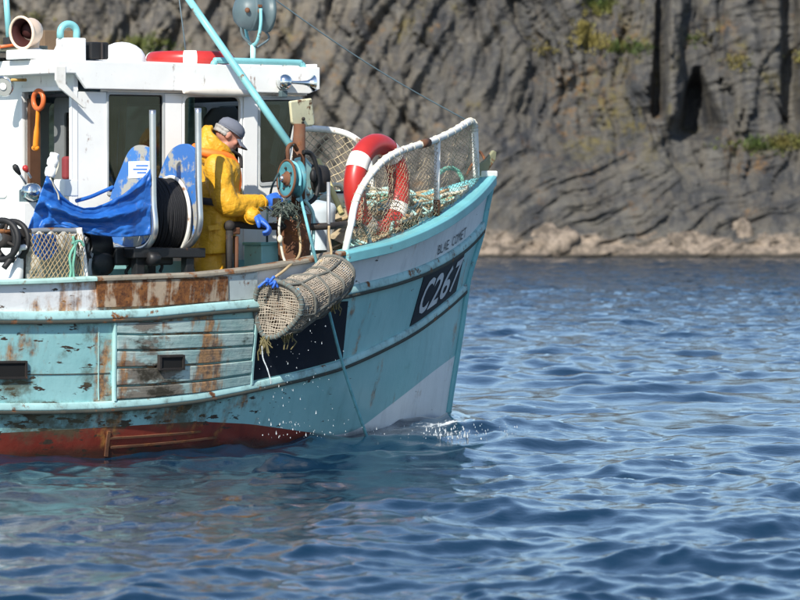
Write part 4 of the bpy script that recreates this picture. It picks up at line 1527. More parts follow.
for k in range(9):
    mb.ball(cc + hd * random.uniform(-.14, .14) + pd * random.uniform(-.06, .1) + Zv * random.uniform(-.05, .05), (random.uniform(.05, .09), random.uniform(.05, .08), random.uniform(.03, .06)))
mb.build('red_bundle', M['dark_red'], house)
cc = PU(69, 168, uA + .2)
MB().box(cc, (.1, .07, .17)).build('red_box', M['dark_red'], house, bevel=.02)

# the roof: deep white fascia, overhanging aft, cambered top
v0, v1 = VS - .07, VP + .07
uR0, uR1 = L(PV(58, 80, v0))[0], L(PV(320, 80, v0))[0]
zf1 = L(PV(190, 64.5, v0))[2]; zf0 = L(PV(190, 91, v0))[2]
rows = []
for u in np.linspace(uR0, uR1, 8):
    r = []
    for k in range(13):
        f = k / 12
        r.append(W(u, v0 + (v1 - v0) * f, zf1 + .05 * math.sin(math.pi * f)))
    rows.append(r)
mb = MB().grid(rows, True)
mb.build('roof', M['white_clean'], house)
# fascias: starboard, port, front, aft (the aft one is thin)
e = .03
def fascia(name, pts, th, mat=M['white']):
    MB().panel(pts, thick=th).build(name, mat, house, bevel=.006)
uCut = L(PV(76, 80, v0))[0]
for v, sgn in ((v0, 1), (v1, -1)):
    fascia('fascia', [W(uR0, v, zf1 - .085), W(uCut, v, zf1 - .085), W(uCut + .09, v, zf0), W(uR1 - .10, v, zf0 - .0), W(uR1, v, zf0 + .035), W(uR1, v, zf1 + .004), W(uR0, v, zf1 + .004)], pd * e * sgn)
fascia('fascia', [W(uR1, v0 + e, zf0 + .035), W(uR1, v1 - e, zf0 + .035), W(uR1, v1 - e, zf1 + .03), W(uR1, v0 + e, zf1 + .03)], -hd * e)
fascia('fascia', [W(uR0, v0 + e, zf1 - .085), W(uR0, v1 - e, zf1 - .085), W(uR0, v1 - e, zf1 + .02), W(uR0, v0 + e, zf1 + .02)], hd * e)
MB().panel([W(uR0 + e, v0 + e, zf1 - .08), W(uR1 - e, v0 + e, zf0 + .03), W(uR1 - e, v1 - e, zf0 + .03), W(uR0 + e, v1 - e, zf1 - .08)], thick=Zv * .02).build('soffit', M['white_clean'], house)
# corner bracket under the aft overhang
q = [PV(x, y, v0 + .004) for x, y in ((57, 68), (74, 68), (104, 104), (85, 104), (64, 88), (58, 82))]
MB().panel([PV(x, y, v0 - .004) for x, y in ((56, 66), (66, 66), (66, 84), (87, 108), (84, 108), (60, 88), (56, 80))], thick=pd * .02).build('bracket', M['white_rusty'], house, bevel=.004)
# rolled canvas under the fascia over the open window
pts = [PV(184 + 66 * k / 14, 90.5 + 3.0 * k / 14, v0 - .02) for k in range(15)]
MB().tube(pts, [.022 + .016 * math.sin(math.pi * k / 14) for k in range(15)], 10).build('rolled_blind', paint('canvas', (.62, .57, .50), .85, dirt=.3, rust=.12), house)

# ------------------------------------------------------------------ on the wheelhouse roof
def roof(px, py, v):
    return PV(px, py, v)
roofgear = house
# cowl vent: cream pipe that bends to a wide mouth facing aft
c0 = PV(31, 50, -.15)
s = c0.y / F
mouth = PV(24, 33, -.28)
mdir = (Vector((-0.75, -0.66, 0.05))).normalized()
path = spline([c0, c0 + Zv * .07, c0 + Zv * .15 - mdir * .0 + Vector((-.005, 0, 0)), mouth + Vector((.035, .06, .01)), mouth + mdir * .02], 18)
rad = [.058, .058, .06, .062, .064, .066, .068, .07, .074, .078, .082, .087, .092, .096, .10, .104, .108, .112, .116]
vent = MB().tube(path, rad, 20, cap=False)
tn = (path[-1] - path[-2]).normalized()
for i_ in range(1):
    vent.torus(path[-1], tn, .114, .011, 28, 8)
vent_o = vent.build('cowl_vent', M['cream'], boat)
inner = MB().tube([path[-1] - tn * .002, path[-3], path[-6], path[-10]], [.104, .092, .075, .062], 20, cap=False)
inner.ball(path[-8], .07)
inner.build('vent_throat', paint('vent_throat_red', (.045, .010, .009), .7), vent_o)
MB().lathe(c0 - Zv * .03, Zv, [(0, .10), (.03, .095), (.045, .062)], 20).build('vent_base', M['white'], vent_o)
# low roof boxes round the vent
MB().box(PV(33, 55, -.25), (.30, .26, .07)).build('vent_plinth', M['white_clean'], boat, bevel=.008)
MB().box(PV(8, 49, .1), (.50, .3, .05)).build('hatch_lid', paint('grey_green', (.22, .23, .18), .7, dirt=.4), boat, bevel=.006)
MB().tube([PV(0, 47, -.05), PV(23, 44, -.05)], .012, 8).build('hatch_rim', M['red_orange'], boat)
MB().box(PV(49, 42, .45), (.28, .3, .16)).build('raft_cradle', M['wood'], boat, bevel=.006)
MB().tube([PV(9, 40, .35), PV(5.5, -12, .35)], .022, 12).build('mast_leg', M['teal_pipe'], boat)
MB().box(PV(11, 42, .35), (.09, .09, .07)).build('mast_foot', M['dark_rust'], boat, bevel=.008)
# gooseneck air pipe on a white box, and the stay beside it
bx = PV(71, 52, -.42)
MB().box(bx, (.16, .16, .20)).build('air_box', M['white_clean'], boat, bevel=.01)
g0 = PV(76.5, 41, -.40)
r_ = 6.6 / F * g0.y
gp = [g0] + [PV(68.5 + 8.2 * math.cos(a), 32.5 - 8.5 * math.sin(a), -.40) for a in np.linspace(0, math.pi, 14)] + [PV(60.2, 38, -.40)]
MB().tube(gp, .026, 14).build('gooseneck_pipe', M['teal_pipe'], boat)
MB().tube([PV(60, 40, -.44), PV(53, 54, -.48)], .007, 6).build('stay_rod', M['white'], boat)
# black instrument box
mb = MB().box(PV(93, 51, -.40), (.16, .18, .125)); bb = mb.build('instrument_box', M['black'], boat, bevel=.012)
MB().box(PV(102, 51, -.50), (.006, .02, .128)).build('box_seam', M['strap'], bb)
# white radome: a low dome with a flat base
p = PV(122, 60.5, -.15)
MB().lathe(p - Zv * .02, Zv, [(0, .172), (.03, .178), (.06, .17), (.10, .145), (.13, .105), (.15, .055), (.157, .0)], 28).build('radome', M['white_clean'], boat)
# teal hand rail along the roof edge
zr = L(PV(260, 62, v0 + .06))[2]
hr = [PV(213.5, 68, v0 + .06), PV(213.5, 64, v0 + .06), PV(216, 61.6, v0 + .06), PV(222, 60.5, v0 + .06), PV(294, 62.5, v0 + .06), PV(300, 63.5, v0 + .06), PV(303, 66, v0 + .06), PV(303, 71, v0 + .06)]
MB().tube(spline(hr, 40), .023, 12).build('roof_rail', M['teal_pipe'], boat)
for px in (236, 262, 284):
    MB().tube([PV(px, 61.5, v0 + .06), PV(px, 67, v0 + .06)], .012, 8).build('rail_stud', M['white_rusty'], boat)
# air horn on the front corner of the fascia
h0, h1 = PV(285, 82, v0 - .05), PV(318, 83.5, v0 - .10)
ax = (h1 - h0).normalized()
horn = MB().lathe(h0, -pd, [(-.055, .02), (-.05, .05), (-.02, .058), (.01, .058), (.035, .045), (.05, .02), (.052, 0)], 20)
horn_o = horn.build('air_horn', M['chrome'], boat)
MB().tube([h0 + ax * d for d in (.03, .08, .14, .18, .205, .222, .235)], [.013, .012, .015, .02, .031, .047, .062], 20, cap=False).build('horn_bell', M['chrome'], horn_o)
MB().box(PV(283, 94, v0 - .02), (.06, .04, .05)).build('horn_bracket', M['grey_metal'], horn_o, bevel=.006)
# floodlight at the aft corner
fl = PU(4, 86, uR0 - .04)
fdir = (Vector((-.35, -.9, -.25))).normalized()
fo = MB().lathe(fl, fdir, [(-.10, .0), (-.10, .035), (-.05, .06), (0, .075), (.015, .078), (.02, .07)], 24).build('floodlight', M['chrome'], boat)
MB().lathe(fl, fdir, [(.012, .0), (.012, .072)], 24).build('lamp_glass', paint('lamp_glass', (.35, .36, .34), .12, dirt=.1, spec=.8), fo)
MB().lathe(fl + fdir * .013, fdir, [(0, 0), (.012, .02), (.006, .028)], 16).build('bulb', M['white_clean'], fo)
MB().tube([fl - fdir * .06, PU(12, 80, uR0 + .0), PU(26, 80, uR0 + .12)], .012, 8).build('lamp_bracket', paint('rusty_bracket', (.45, .28, .08), .7, rust=.5), fo)
# searchlight on its stand: a grey drum with a rounded back, a yoke, hoops and a cable
sc = PV(253, 12, .1)
sdir = (Vector((.90, .38, -.06))).normalized()
s_o = MB().lathe(sc, sdir, [(-.155, 0), (-.15, .05), (-.13, .095), (-.09, .128), (-.03, .142), (.03, .142), (.035, .135), (.10, .135), (.105, .146), (.135, .146), (.138, .13), (.12, 0)], 30).build('searchlight', M['grey_metal'], boat)
MB().lathe(sc - sdir * .03, sdir, [(0, .144), (.012, .149), (.024, .144)], 30).build('drum_band', M['grey_metal'], s_o)
side_ax = sdir.cross(Zv).normalized()
yoke = [sc + side_ax * -.165 + Zv * .02, sc + side_ax * -.165 - Zv * .10, sc + side_ax * -.10 - Zv * .215, sc - Zv * .25, sc + side_ax * .10 - Zv * .215, sc + side_ax * .165 - Zv * .10, sc + side_ax * .165 + Zv * .02]
MB().tube(spline(yoke, 36), .013, 8).build('yoke', M['teal_pipe'], s_o)
MB().tube(spline([sc - sdir * .10 - Zv * .10, sc - sdir * .08 - Zv * .19, sc + sdir * .02 - Zv * .27], 14), .011, 8).build('guard_hoop', M['grey_metal'], s_o)
MB().tube(spline([sc + sdir * .08 - Zv * .12, sc + sdir * .13 - Zv * .19, sc + sdir * .03 - Zv * .27], 14), .009, 8).build('cable', M['wire'], s_o)
MB().tube([sc - Zv * .25, Vector((sc.x, sc.y, L(PV(250, 66, .1))[2]))], .022, 10).build('stand', M['teal_faded'], s_o)
for dx in (-.10, .0):
    MB().ball(sc + sdir * dx - side_ax * -.0 + side_ax * .142, .02).build('bolt', M['rust'], s_o)
MB().box(sc + side_ax * .135 + Zv * .04, (.03, .03, .02)).build('bolt', M['rust'], s_o)
# whip aerial, derrick pole and the wire stay to the bow
MB().tube([PV(186.5, 60, -.1), PV(184, 36, -.1), PV(177.5, -14, -.1)], [.006, .005, .004], 6).build('whip_aerial', M['wire'], boat)
d1 = rail_at(291, 147, .22)
d0 = PV(181, -12, -.55)
bm_ = MB().tube([d0, d0.lerp(d1, .3), d0.lerp(d1, .7), d1], [.026, .027, .028, .030], 14)
bm_.build('derrick_pole', M['teal_pipe'], boat)
tip = rail_at(470, 122, .06)
w0 = PV(262, -10, .2)
MB().tube([w0.lerp(tip, k / 12) - Zv * (.05 * math.sin(math.pi * k / 12)) for k in range(13)], .0055, 6).build('wire_stay', M['wire'], boat)
# two levers on their valve by the door, in front of the wheelhouse corner
lv = PV(32, 192, -1.0)
val = MB().lathe(lv, -pd, [(-.05, 0), (-.05, .06), (.03, .065), (.05, .05), (.055, 0)], 18).build('hydraulic_valve', M['chrome'], boat, label='bright hydraulic valve with black and red knobbed levers')
MB().box(lv + pd * .08 - Zv * .04 + hd * .05, (.16, .10, .12)).build('valve_body', M['grey_metal'], val, bevel=.012)
for (a, b, mt) in (((14, 165), (26, 184), M['black']), ((24, 166), (31, 178), M['red_plastic'])):
    k0, k1 = PV(*a, -1.03), PV(*b, -1.03)
    lo = MB().tube([k0.lerp(k1, .3), k1], .009, 8).build('lever', M['steel'], val)
    MB().tube([k0, k0.lerp(k1, .12), k0.lerp(k1, .3), k0.lerp(k1, .5)], [.014, .023, .020, .011], 10).build('knob', mt, lo)
# the pedestal they stand on
MB().box(lv - Zv * .38 + pd * .08, (.12, .12, .62)).build('valve_pedestal', M['white'], boat, bevel=.01)

# orange safety ring strap hanging in the doorway
hz = thing('lifting_strop', PU(36, 150, uA - .02), 'orange strop with red-orange loop hanging in the wheelhouse doorway', 'strop')
cen = PU(38.5, 100, uA - .03)
MB().torus(cen, hd, .066, .019, 26, 10).build('loop', M['red_orange'], hz)
st = [PU(38, 108, uA - .03), PU(37.5, 118, uA - .03), PU(36.8, 130, uA - .03), PU(35.5, 149, uA - .03)]
MB().tube(spline(st, 14), [.016] * 8 + [.017, .02, .023, .024, .024, .024, .024], 10, ry=.7).build('strop_tail', M['orange'], hz)
MB().ball(PU(35.5, 148, uA - .03), (.03, .02, .022)).build('strop_end', M['orange'], hz)

# ------------------------------------------------------------------ bow guard rails with netting
def rail_curve(pts, inboard=.07, n=40):
    return spline([rail_at(px, py, inboard) for px, py in pts], n)
gr = [(351.5, 226), (353, 212), (358, 195), (368, 178), (381, 163), (394, 154), (412, 147), (432, 141), (452, 132), (466, 123.5), (471, 121.5), (474, 125), (475, 135), (475.5, 152), (476.5, 178)]
gp = rail_curve(gr, .07, 70)
g_o = MB().tube(gp, .027, 12).build('guard_rail', M['white_rusty'], boat, label='white starboard guard rail at the bow hung with netting')
MB().tube([gp[32] , gp[34]], .034, 12).build('pipe_joint', M['rust'], g_o)
MB().tube([rail_at(437.5, 139, .07), rail_at(436.5, 214, .07)], .024, 10).build('stanchion', M['white_rusty'], g_o)
MB().tube([rail_at(436.8, 200, .07), rail_at(436.5, 216, .07)], .028, 10).build('stanchion_foot', M['rust'], g_o)
# netting between the rail and the capping
top = rail_curve([(356, 200), (362, 188), (372, 174), (384, 162), (396, 154), (412, 148), (432, 142), (452, 133), (467, 124), (473, 124)], .055, 92)
nc = len(top)
rowsn = []
for i in range(35):
    f = i / 34
    r = []
    for j, p in enumerate(top):
        px, py = proj(p)
        pxb = 352 + (478 - 352) * j / (nc - 1)
        b = rail_at(pxb, Y_RAIL(pxb) - 9, .055)
        sag = .03 * math.sin(math.pi * f) * math.sin(j * .6)
        q = p.lerp(b, f)
        n_ = Vector((-.9, .4, 0))
        r.append(q + n_ * (.015 * math.sin(j * .5 + f * 4) * math.sin(math.pi * f)) + Vector((random.gauss(0, .004), 0, random.gauss(0, .004))))
    rowsn.append(r)
net_o = net_mesh(MB(), rowsn, .0022).build('netting', M['net_pale'], g_o, fix=False, props={'kind': 'stuff'})
# lashings of the net round the pipe
mb = MB()
for j in range(2, 68, 2):
    p = gp[j]; tdir = (gp[j + 1] - gp[j - 1]).normalized()
    if j < 8 or j > 58:
        continue
    mb.torus(p, tdir + Vector((random.gauss(0, .2), 0, random.gauss(0, .2))), .030, .004, 8, 4)
mb.build('lashing', M['rope_pale'], g_o, props={'kind': 'stuff'})

# port side: a netted frame seen beyond the hauler
def port_at(px, py, inboard=.07):
    lo, hi = 0.2, 1.0
    for _ in range(26):
        t = (lo + hi) / 2
        if proj(S(t, 4.0, 1))[0] < px:
            lo = t
        else:
            hi = t
    t = (lo + hi) / 2
    q = S(t, 4.0, 1)
    nn = hull_n(t, 3.9, 1); nn.z = 0; nn.normalize()
    q = q - nn * inboard
    r = ray(px, py)
    return C0 + r * (q.y / r.y)
pg = [(286, 250), (287, 200), (288, 150), (291, 134), (299, 129), (310, 128.5), (330, 130), (344, 133), (355, 138.5), (363, 146), (368, 157), (371, 180), (372, 232)]
pp = spline([port_at(*q) for q in pg], 80)
p_o = MB().tube(pp, .026, 12).build('guard_rail', M['white_rusty'], boat, label='white port guard rail with diamond netting beyond the hauler')
rowsn = []
for i in range(21):
    f = i / 20
    r = []
    for j in range(21):
        px = 290 + (370 - 290) * j / 20
        ty = np.interp(px, [286, 291, 299, 310, 330, 344, 355, 363, 368, 372], [150, 136, 131, 130, 131.5, 135, 140, 148, 158, 175])
        by = 212 + 6 * math.sin(j * .6)
        r.append(port_at(px + random.gauss(0, .4), ty + (by - ty) * f + random.gauss(0, .3) + 2 * math.sin(j * .45) * math.sin(math.pi * f), .07 + .05 * math.sin(math.pi * f)))
    rowsn.append(r)
net_mesh(MB(), rowsn, .0042).build('netting', M['net_pale'], p_o, fix=False, props={'kind': 'stuff'})

# ------------------------------------------------------------------ anchor and roller at the stem head
an = thing('anchor', PV(483, 176, 0), 'rusty green-stained anchor fluke sticking out over the stem head', 'anchor')
a_ = [PV(x, y, .0) for x, y in ((476, 175), (478, 165), (486, 160), (494, 150), (497, 152), (496, 160), (490, 169), (481, 176))]
am = paint('anchor_iron', (.22, .22, .13), .75, rust=.55, dirt=.5, bump=.5)
MB().panel(a_, thick=pd * .035).build('fluke', am, an, bevel=.008)
MB().tube(spline([PV(466, 176, .03), PV(474, 163, .03), PV(480, 166, .03), PV(483, 172, .03)], 16), .014, 8).build('shank', M['rust'], an)
MB().tube(spline([PV(474, 152, .12), PV(480, 152, .12), PV(484, 158, .10), (PV(486, 163, .05))], 12), .012, 8).build('shackle_bow', M['rust'], an)
MB().box(PV(487, 174, 0), (.12, .13, .05)).build('stem_roller_cheek', M['white_rusty'], boat, bevel=.01)

# ------------------------------------------------------------------ lifebuoys
def lifebuoy(c, axis, up, Rm, r, label, mat, bands, rope=False):
    t = thing('lifebuoy', Vector(c) - Vector((0, 0, Rm)), label, 'lifebuoy')
    axis = Vector(axis).normalized()
    a = (Vector(up) - axis * Vector(up).dot(axis)).normalized()
    b = axis.cross(a)
    c = Vector(c)
    MB().torus(c, axis, Rm, r, 64, 18, up=up).build('ring', mat, t)
    for ang in bands:
        pts = [c + (a * math.cos(x) + b * math.sin(x)) * Rm for x in np.linspace(ang - .16, ang + .16, 9)]
        MB().tube(pts, r * 1.035, 18, cap=False).build('band', M['white_band'], t)
    if rope:
        pts = []
        for k in range(97):
            x = 2 * math.pi * k / 96
            sag = abs(math.sin(2 * (x - bands[0])))
            pts.append(c + (a * math.cos(x) + b * math.sin(x)) * (Rm + r * (1.08 + .22 * sag)) + axis * (.02 * math.sin(5 * x)))
        MB().tube(pts, .008, 6, closed=True).build('grab_line', M['rope_pale'], t)
    return t
lb_c = rail_at(377, 188, .30)
px_m = F / lb_c.y
lb_n = Vector((0.86, -0.51, 0.0)).normalized()
lifebuoy(lb_c, -lb_n, Vector((-.05, .0, 1)), 43.5 / px_m, 11 / px_m, 'large red lifebuoy with white bands hung upright inside the bow guard rail', M['red_plastic'], [math.radians(a) for a in (-55, 37, 122, 215)])
fl_c = PV(190, 60.2, -.18)
pm = F / fl_c.y
lifebuoy(fl_c, Zv, hd, 36.5 / pm, 8.2 / pm, 'red lifebuoy with pale bands lying flat on the wheelhouse roof', M['red_plastic'], [math.radians(a) for a in (150, 235, 330, 50)], rope=False)

# ------------------------------------------------------------------ heap of rope and net in the bow
heap = thing('rope_heap', W(3.55, 0, 1.15), 'tangled heap of tan and aqua ropes piled in the bow behind the netting', 'rope')
rows = []
for i in range(26):
    f = i / 25
    u = 2.75 + f * 1.7
    r = []
    tt = (u - U_AFT) / (US['rail'] - U_AFT)
    k4 = S(min(tt, .985), 4.0)
    bb = abs(L(k4)[1]) - .09
    zt = k4.z
    for j in range(21):
        g_ = j / 20 * 2 - 1
        hgt = zt - .03 + .26 * ((1 - g_ * g_) if g_ < 0 else (1 - .62 * g_ ** 3)) * (math.sin(math.pi * min(1, f * 1.25 + .05)) ** .6) + .05 * mnoise.noise(Vector((u * 4, g_ * 3, 0)))
        r.append(W(u, g_ * max(bb, .03), hgt))
    rows.append(r)
hm = paint('heap_net', (.34, .27, .17), .95, dirt=.6, dirt_col=(.16, .24, .22), scale=2.5, bump=1.0, var=.35)
MB().grid(rows).build('net_mass', hm, heap)
def heap_z(u, v):
    tt = (u - U_AFT) / (US['rail'] - U_AFT)
    k4 = S(min(tt, .985), 4.0)
    bb = max(abs(L(k4)[1]) - .09, .05)
    g_ = max(-1, min(1, v / bb)); f = (u - 2.75) / 1.7
    return k4.z - .03 + .26 * ((1 - g_ * g_) if g_ < 0 else (1 - .62 * g_ ** 3)) * (math.sin(math.pi * min(1, max(0, f) * 1.25 + .05)) ** .6), bb
mats_ = ['rope_tan', 'rope_aqua', 'rope_pale', 'rope_tan', 'rope_green', 'rope_aqua', 'rope_orange']
for k in range(80):
    u0 = random.uniform(2.85, 4.1); a = random.uniform(-.5, .9)
    pts = []
    x, y = u0, random.uniform(-.8, .9)
    ang = random.gauss(.15, .5)
    lift = random.uniform(.01, .07)
    for _ in range(16):
        z_, bb = heap_z(x, y)
        if x > 4.45 or x < 2.75:
            break
        y = max(-bb * .95, min(bb * .95, y))
        pts.append(W(x, y, z_ + lift + random.gauss(0, .012)))
        ang += random.gauss(0, .33)
        x += .085 * math.cos(ang); y += .085 * math.sin(ang)
    if len(pts) > 4:
        MB().tube(spline(pts, 40), random.uniform(.009, .017), 6).build('rope', M[mats_[k % 7]], heap)
MB().tube(spline([rail_at(438, 174, .35), rail_at(446, 168.5, .35), rail_at(455, 169, .35), rail_at(461, 176, .35), rail_at(465, 190, .33), rail_at(466, 206, .3)], 30), .018, 8).build('hose_loop', M['rope_green'], heap, label='green hose arching over the heap')
# loose brown-orange netting hanging inside the guard below the lifebuoy
ln = thing('hanging_net', rail_at(375, 236, .12), 'bunched tan and orange netting hanging below the lifebuoy at the bow rail', 'net')
rowsn = []
for i in range(19):
    f = i / 18
    rowsn.append([rail_at(357 + 46 * j / 25 + (1 - f) * 2 * math.sin(j) + f * 3, 196 + f * (Y_RAIL(357 + 46 * j / 25) - 200) + 2 * math.sin(j * 1.3), .10 + .05 * math.sin(j * .8 + f * 5)) for j in range(0, 26, 2)])
net_mesh(MB(), rowsn, .0028).build('mesh', M['rope_orange'], ln, fix=False, props={'kind': 'stuff'})

# ------------------------------------------------------------------ the working rail abreast of the hauler
V_R = -1.42
wr = boat
def rp(px, py, inb=.09):
    return rail_at(px, py, inb)
pipe = [rp(229, 226, .36), rp(236, 225, .38), rp(260, 226, .38), rp(300, 227, .25), rp(330, 226), rp(352, 223.5), rp(360, 224)]
w_o = MB().tube(spline(pipe, 40), .026, 12).build('working_rail', M['dark_rust'], boat, label='dark rusty pipe rail beside the hauler')
MB().tube([rp(229.5, 224, .36), rp(229, 290, .36)], .027, 12).build('rail_post', M['dark_rust'], w_o)
MB().tube([rp(236, 236, .36), rp(236, 290, .36)], .020, 10).build('rail_post', M['rust'], w_o)
MB().ball(rp(229.5, 226, .36), .042).build('elbow', M['dark_rust'], w_o)
MB().box(rp(233, 231, .36), (.10, .05, .05)).build('clamp', M['rust'], w_o, bevel=.008)
MB().tube([rp(328.5, 182), rp(328.5, 262)], .014, 8).build('rail_rod', M['galv'], w_o)
MB().tube(spline([rp(358, 223), rp(365, 228), rp(369, 237), rp(370, 248)], 12), .018, 8).build('rail_stay', M['galv'], w_o)
MB().tube([rp(342, 214, .2), rp(330, 186, .35), rp(318, 160, .5)], .022, 8).build('brace_pipe', paint('brace', (.55, .48, .22), .6, rust=.5), w_o)
MB().tube([rp(352, 218, .05), rp(345, 252, .05)], .026, 8).build('rail_post', M['white_rusty'], w_o)

# ------------------------------------------------------------------ pot hauler
ph = thing('pot_hauler', rail_at(292, 285, .30) - Zv * .1, 'rusty pot hauler post with turquoise sheave and cream plate on top', 'hauler')
def hp(px, py, d=.30):
    return rail_at(px, py, d)
base_z = DECK_Z - hp(293, 250).z
# broad rusty casing below
mb = MB()
prof = [(277, 311, 214), (276, 311, 232), (278, 310, 250), (279, 309, 290)]
rows = []
for l, r, y in prof:
    c = hp((l + r) / 2, y); w = (r - l) / 2 / F * c.y
    rows.append([c + Vector((math.cos(a) * w, math.sin(a) * w * .8, 0)) for a in np.linspace(0, 2 * math.pi, 21)[:-1]])
mb.grid(rows, True, True); mb.add(rows[0], [tuple(range(20))]); mb.build('casing', M['rust'], ph)
tube_top, tube_bot = hp(299.5, 124), hp(298, 215)
MB().tube([tube_top, tube_bot], [.044, .052], 16).build('post', M['rust'], ph)
# cream plate at the head
pl = [hp(290, 101, .32), hp(312, 98, .32), hp(315, 123, .32), hp(313, 126, .32), hp(297, 127.5, .32), hp(292, 123, .32)]
pl_n = Vector((-.25, .95, 0))
pl_o = MB().panel(pl, thick=pl_n * .06).build('head_plate', M['cream_plate'], ph, bevel=.012)
MB().ball(hp(303.5, 119, .33) + Vector((0, -.03, 0)), .014).build('bolt', M['dark_rust'], pl_o)
MB().box(hp(303, 125, .33) + Vector((0, -.03, 0)), (.015, .015, .05)).build('split_pin', M['dark_rust'], pl_o)
# sheave: two turquoise cheeks with a rope groove, hub at its middle
sc_ = hp(292.5, 179, .16)
pm = F / sc_.y
sax = Vector((-.87, -.49, .05)).normalized()
sh = MB().lathe(sc_, sax, [(-.05, .03), (-.05, .12), (-.040, .138), (-.02, .105), (0.0, .098), (.02, .105), (.042, .140), (.055, .130), (.050, .10), (.040, .06), (.045, .04), (.06, .035), (.062, 0)], 36)
sh_o = sh.build('sheave', paint('sheave_paint', (.075, .25, .29), .5, rust=.5, dirt=.7, dirt_col=(.05, .04, .03)), ph)
MB().lathe(sc_ + sax * .046, sax, [(0, .055), (.012, .05), (.016, .035), (.035, .032), (.04, 0)], 20).build('hub', M['rust'], sh_o)
MB().ball(sc_ + sax * .085, .022).build('nut', M['steel'], sh_o)
for k in range(5):
    a = k * 2 * math.pi / 5
    o1 = sax.orthogonal().normalized(); o2 = sax.cross(o1)
    MB().ball(sc_ + sax * .052 + (o1 * math.cos(a) + o2 * math.sin(a)) * .078, .010).build('bolt', M['dark_rust'], sh_o)
MB().torus(sc_ + sax * .05, sax, .134, .010, 36, 8).build('sheave_rim', M['rust'], sh_o)
# weathered cheek bracket and the motor behind
br = [hp(x, y, .26) for x, y in ((294, 158), (303, 156), (311, 166), (313, 182), (311, 198), (303, 206), (296, 200), (292, 178))]
MB().panel(br, thick=Vector((.15, .5, 0)).normalized() * .05).build('cheek_plate', M['teal_faded'], ph, bevel=.01)
MB().lathe(hp(305, 178, .34), sax, [(-.16, 0), (-.16, .10), (-.02, .115), (.0, .09)], 24).build('motor', M['dark_rust'], ph)
MB().tube(spline([hp(288, 160, .2), hp(288, 148, .2), hp(293, 144, .22), hp(297, 150, .25)], 16), .016, 8).build('shackle', M['rust'], ph)
# black hydraulic hose looping down the right of the post
MB().tube(spline([hp(303, 152, .24), hp(311, 154, .22), hp(316, 165, .2), hp(318, 182, .2), hp(316, 196, .2), hp(309, 203, .22), hp(303, 203, .24)], 40), .017, 10).build('hydraulic_hose', M['black'], ph)
MB().ball(hp(313, 176, .2), (.025, .03, .05)).build('hose_fitting', M['black'], ph)
MB().tube(spline([hp(305, 200, .2), hp(313, 214, .2), hp(313, 240, .2), hp(311, 262, .2)], 20), .014, 8).build('hydraulic_hose', M['teal_faded'], ph)
# weed and torn twine caught under the sheave
mb = MB()
for k in range(110):
    a = hp(random.gauss(287, 6), random.gauss(207, 4), random.uniform(.06, .22))
    b = a + Vector((random.gauss(0, .04), random.gauss(0, .03), -random.uniform(.02, .09)))
    m_ = a.lerp(b, .5) + Vector((random.gauss(0, .03), random.gauss(0, .02), random.gauss(0, .02)))
    mb.tube([a, m_, b], random.uniform(.002, .005), 4)
mb.build('caught_weed', paint('grey_green_weed', (.07, .09, .075), .9, dirt=.5, scale=4), ph, props={'kind': 'stuff'})
MB().box(hp(277, 205, .2), (.05, .05, .10)).build('guide_block', M['dark_rust'], ph, bevel=.008)
MB().box(hp(277, 215, .2), (.07, .05, .03)).build('guide_arm', M['dark_rust'], ph, bevel=.006)

# the hauled rope: water - sheave - hands
wr0 = PZ(369, 443, -.02)
rail_pt = rail_at(309, 232, -.10)
hr_ = thing('hauling_rope', wr0, 'teal hauling rope running from the water up over the hauler sheave', 'rope')
top_l = hp(283, 168, .16)
o1 = sax.orthogonal().normalized()
path = [wr0, wr0.lerp(rail_pt, .35) + Vector((-.02, 0, -.03)), wr0.lerp(rail_pt, .7) + Vector((-.01, 0, -.02)), rail_pt, hp(302, 203, .10), hp(299, 190, .12)]
pts = spline(path, 50)
arc = []
def spx(px, py):
    return plane_hit(px, py, sc_, sax)
arc = [spx(x, y) for x, y in ((300, 186), (300.5, 176), (297.5, 166), (292, 162), (286, 164), (281, 170))]
down = [rail_at(276, 178, .25), rail_at(272, 187, .33), rail_at(270, 196, .42), rail_at(268, 206, .45), rail_at(267, 226, .48), rail_at(267.5, 262, .5), rail_at(268, 275, .5)]
MB().tube(pts, .0115, 8).build('rope_run', M['rope_blue'], hr_)
MB().tube(spline(arc, 40), .011, 8).build('rope_turn', M['rope_blue'], hr_)
MB().tube(spline([arc[-1]] + down, 50), .0085, 8).build('rope_tail', paint('dark_wet_rope', (.03, .06, .07), .6), hr_)
# second thin line with a toggle from the weed down to the rail
tl = thing('toggle_line', rail_at(285, 268, .06), 'pale thin line with small cream toggle hanging in front of the rusty casing', 'line')
MB().tube(spline([rail_at(281, 210, .12), rail_at(279, 228, .10), rail_at(280, 238, .10), rail_at(283, 256, .08), rail_at(288, 268, .03)], 20), .010, 6).build('line', M['rope_pale'], tl)
MB().ball(rail_at(280, 239, .08), (.02, .02, .03)).build('toggle', M['jerry'], tl)

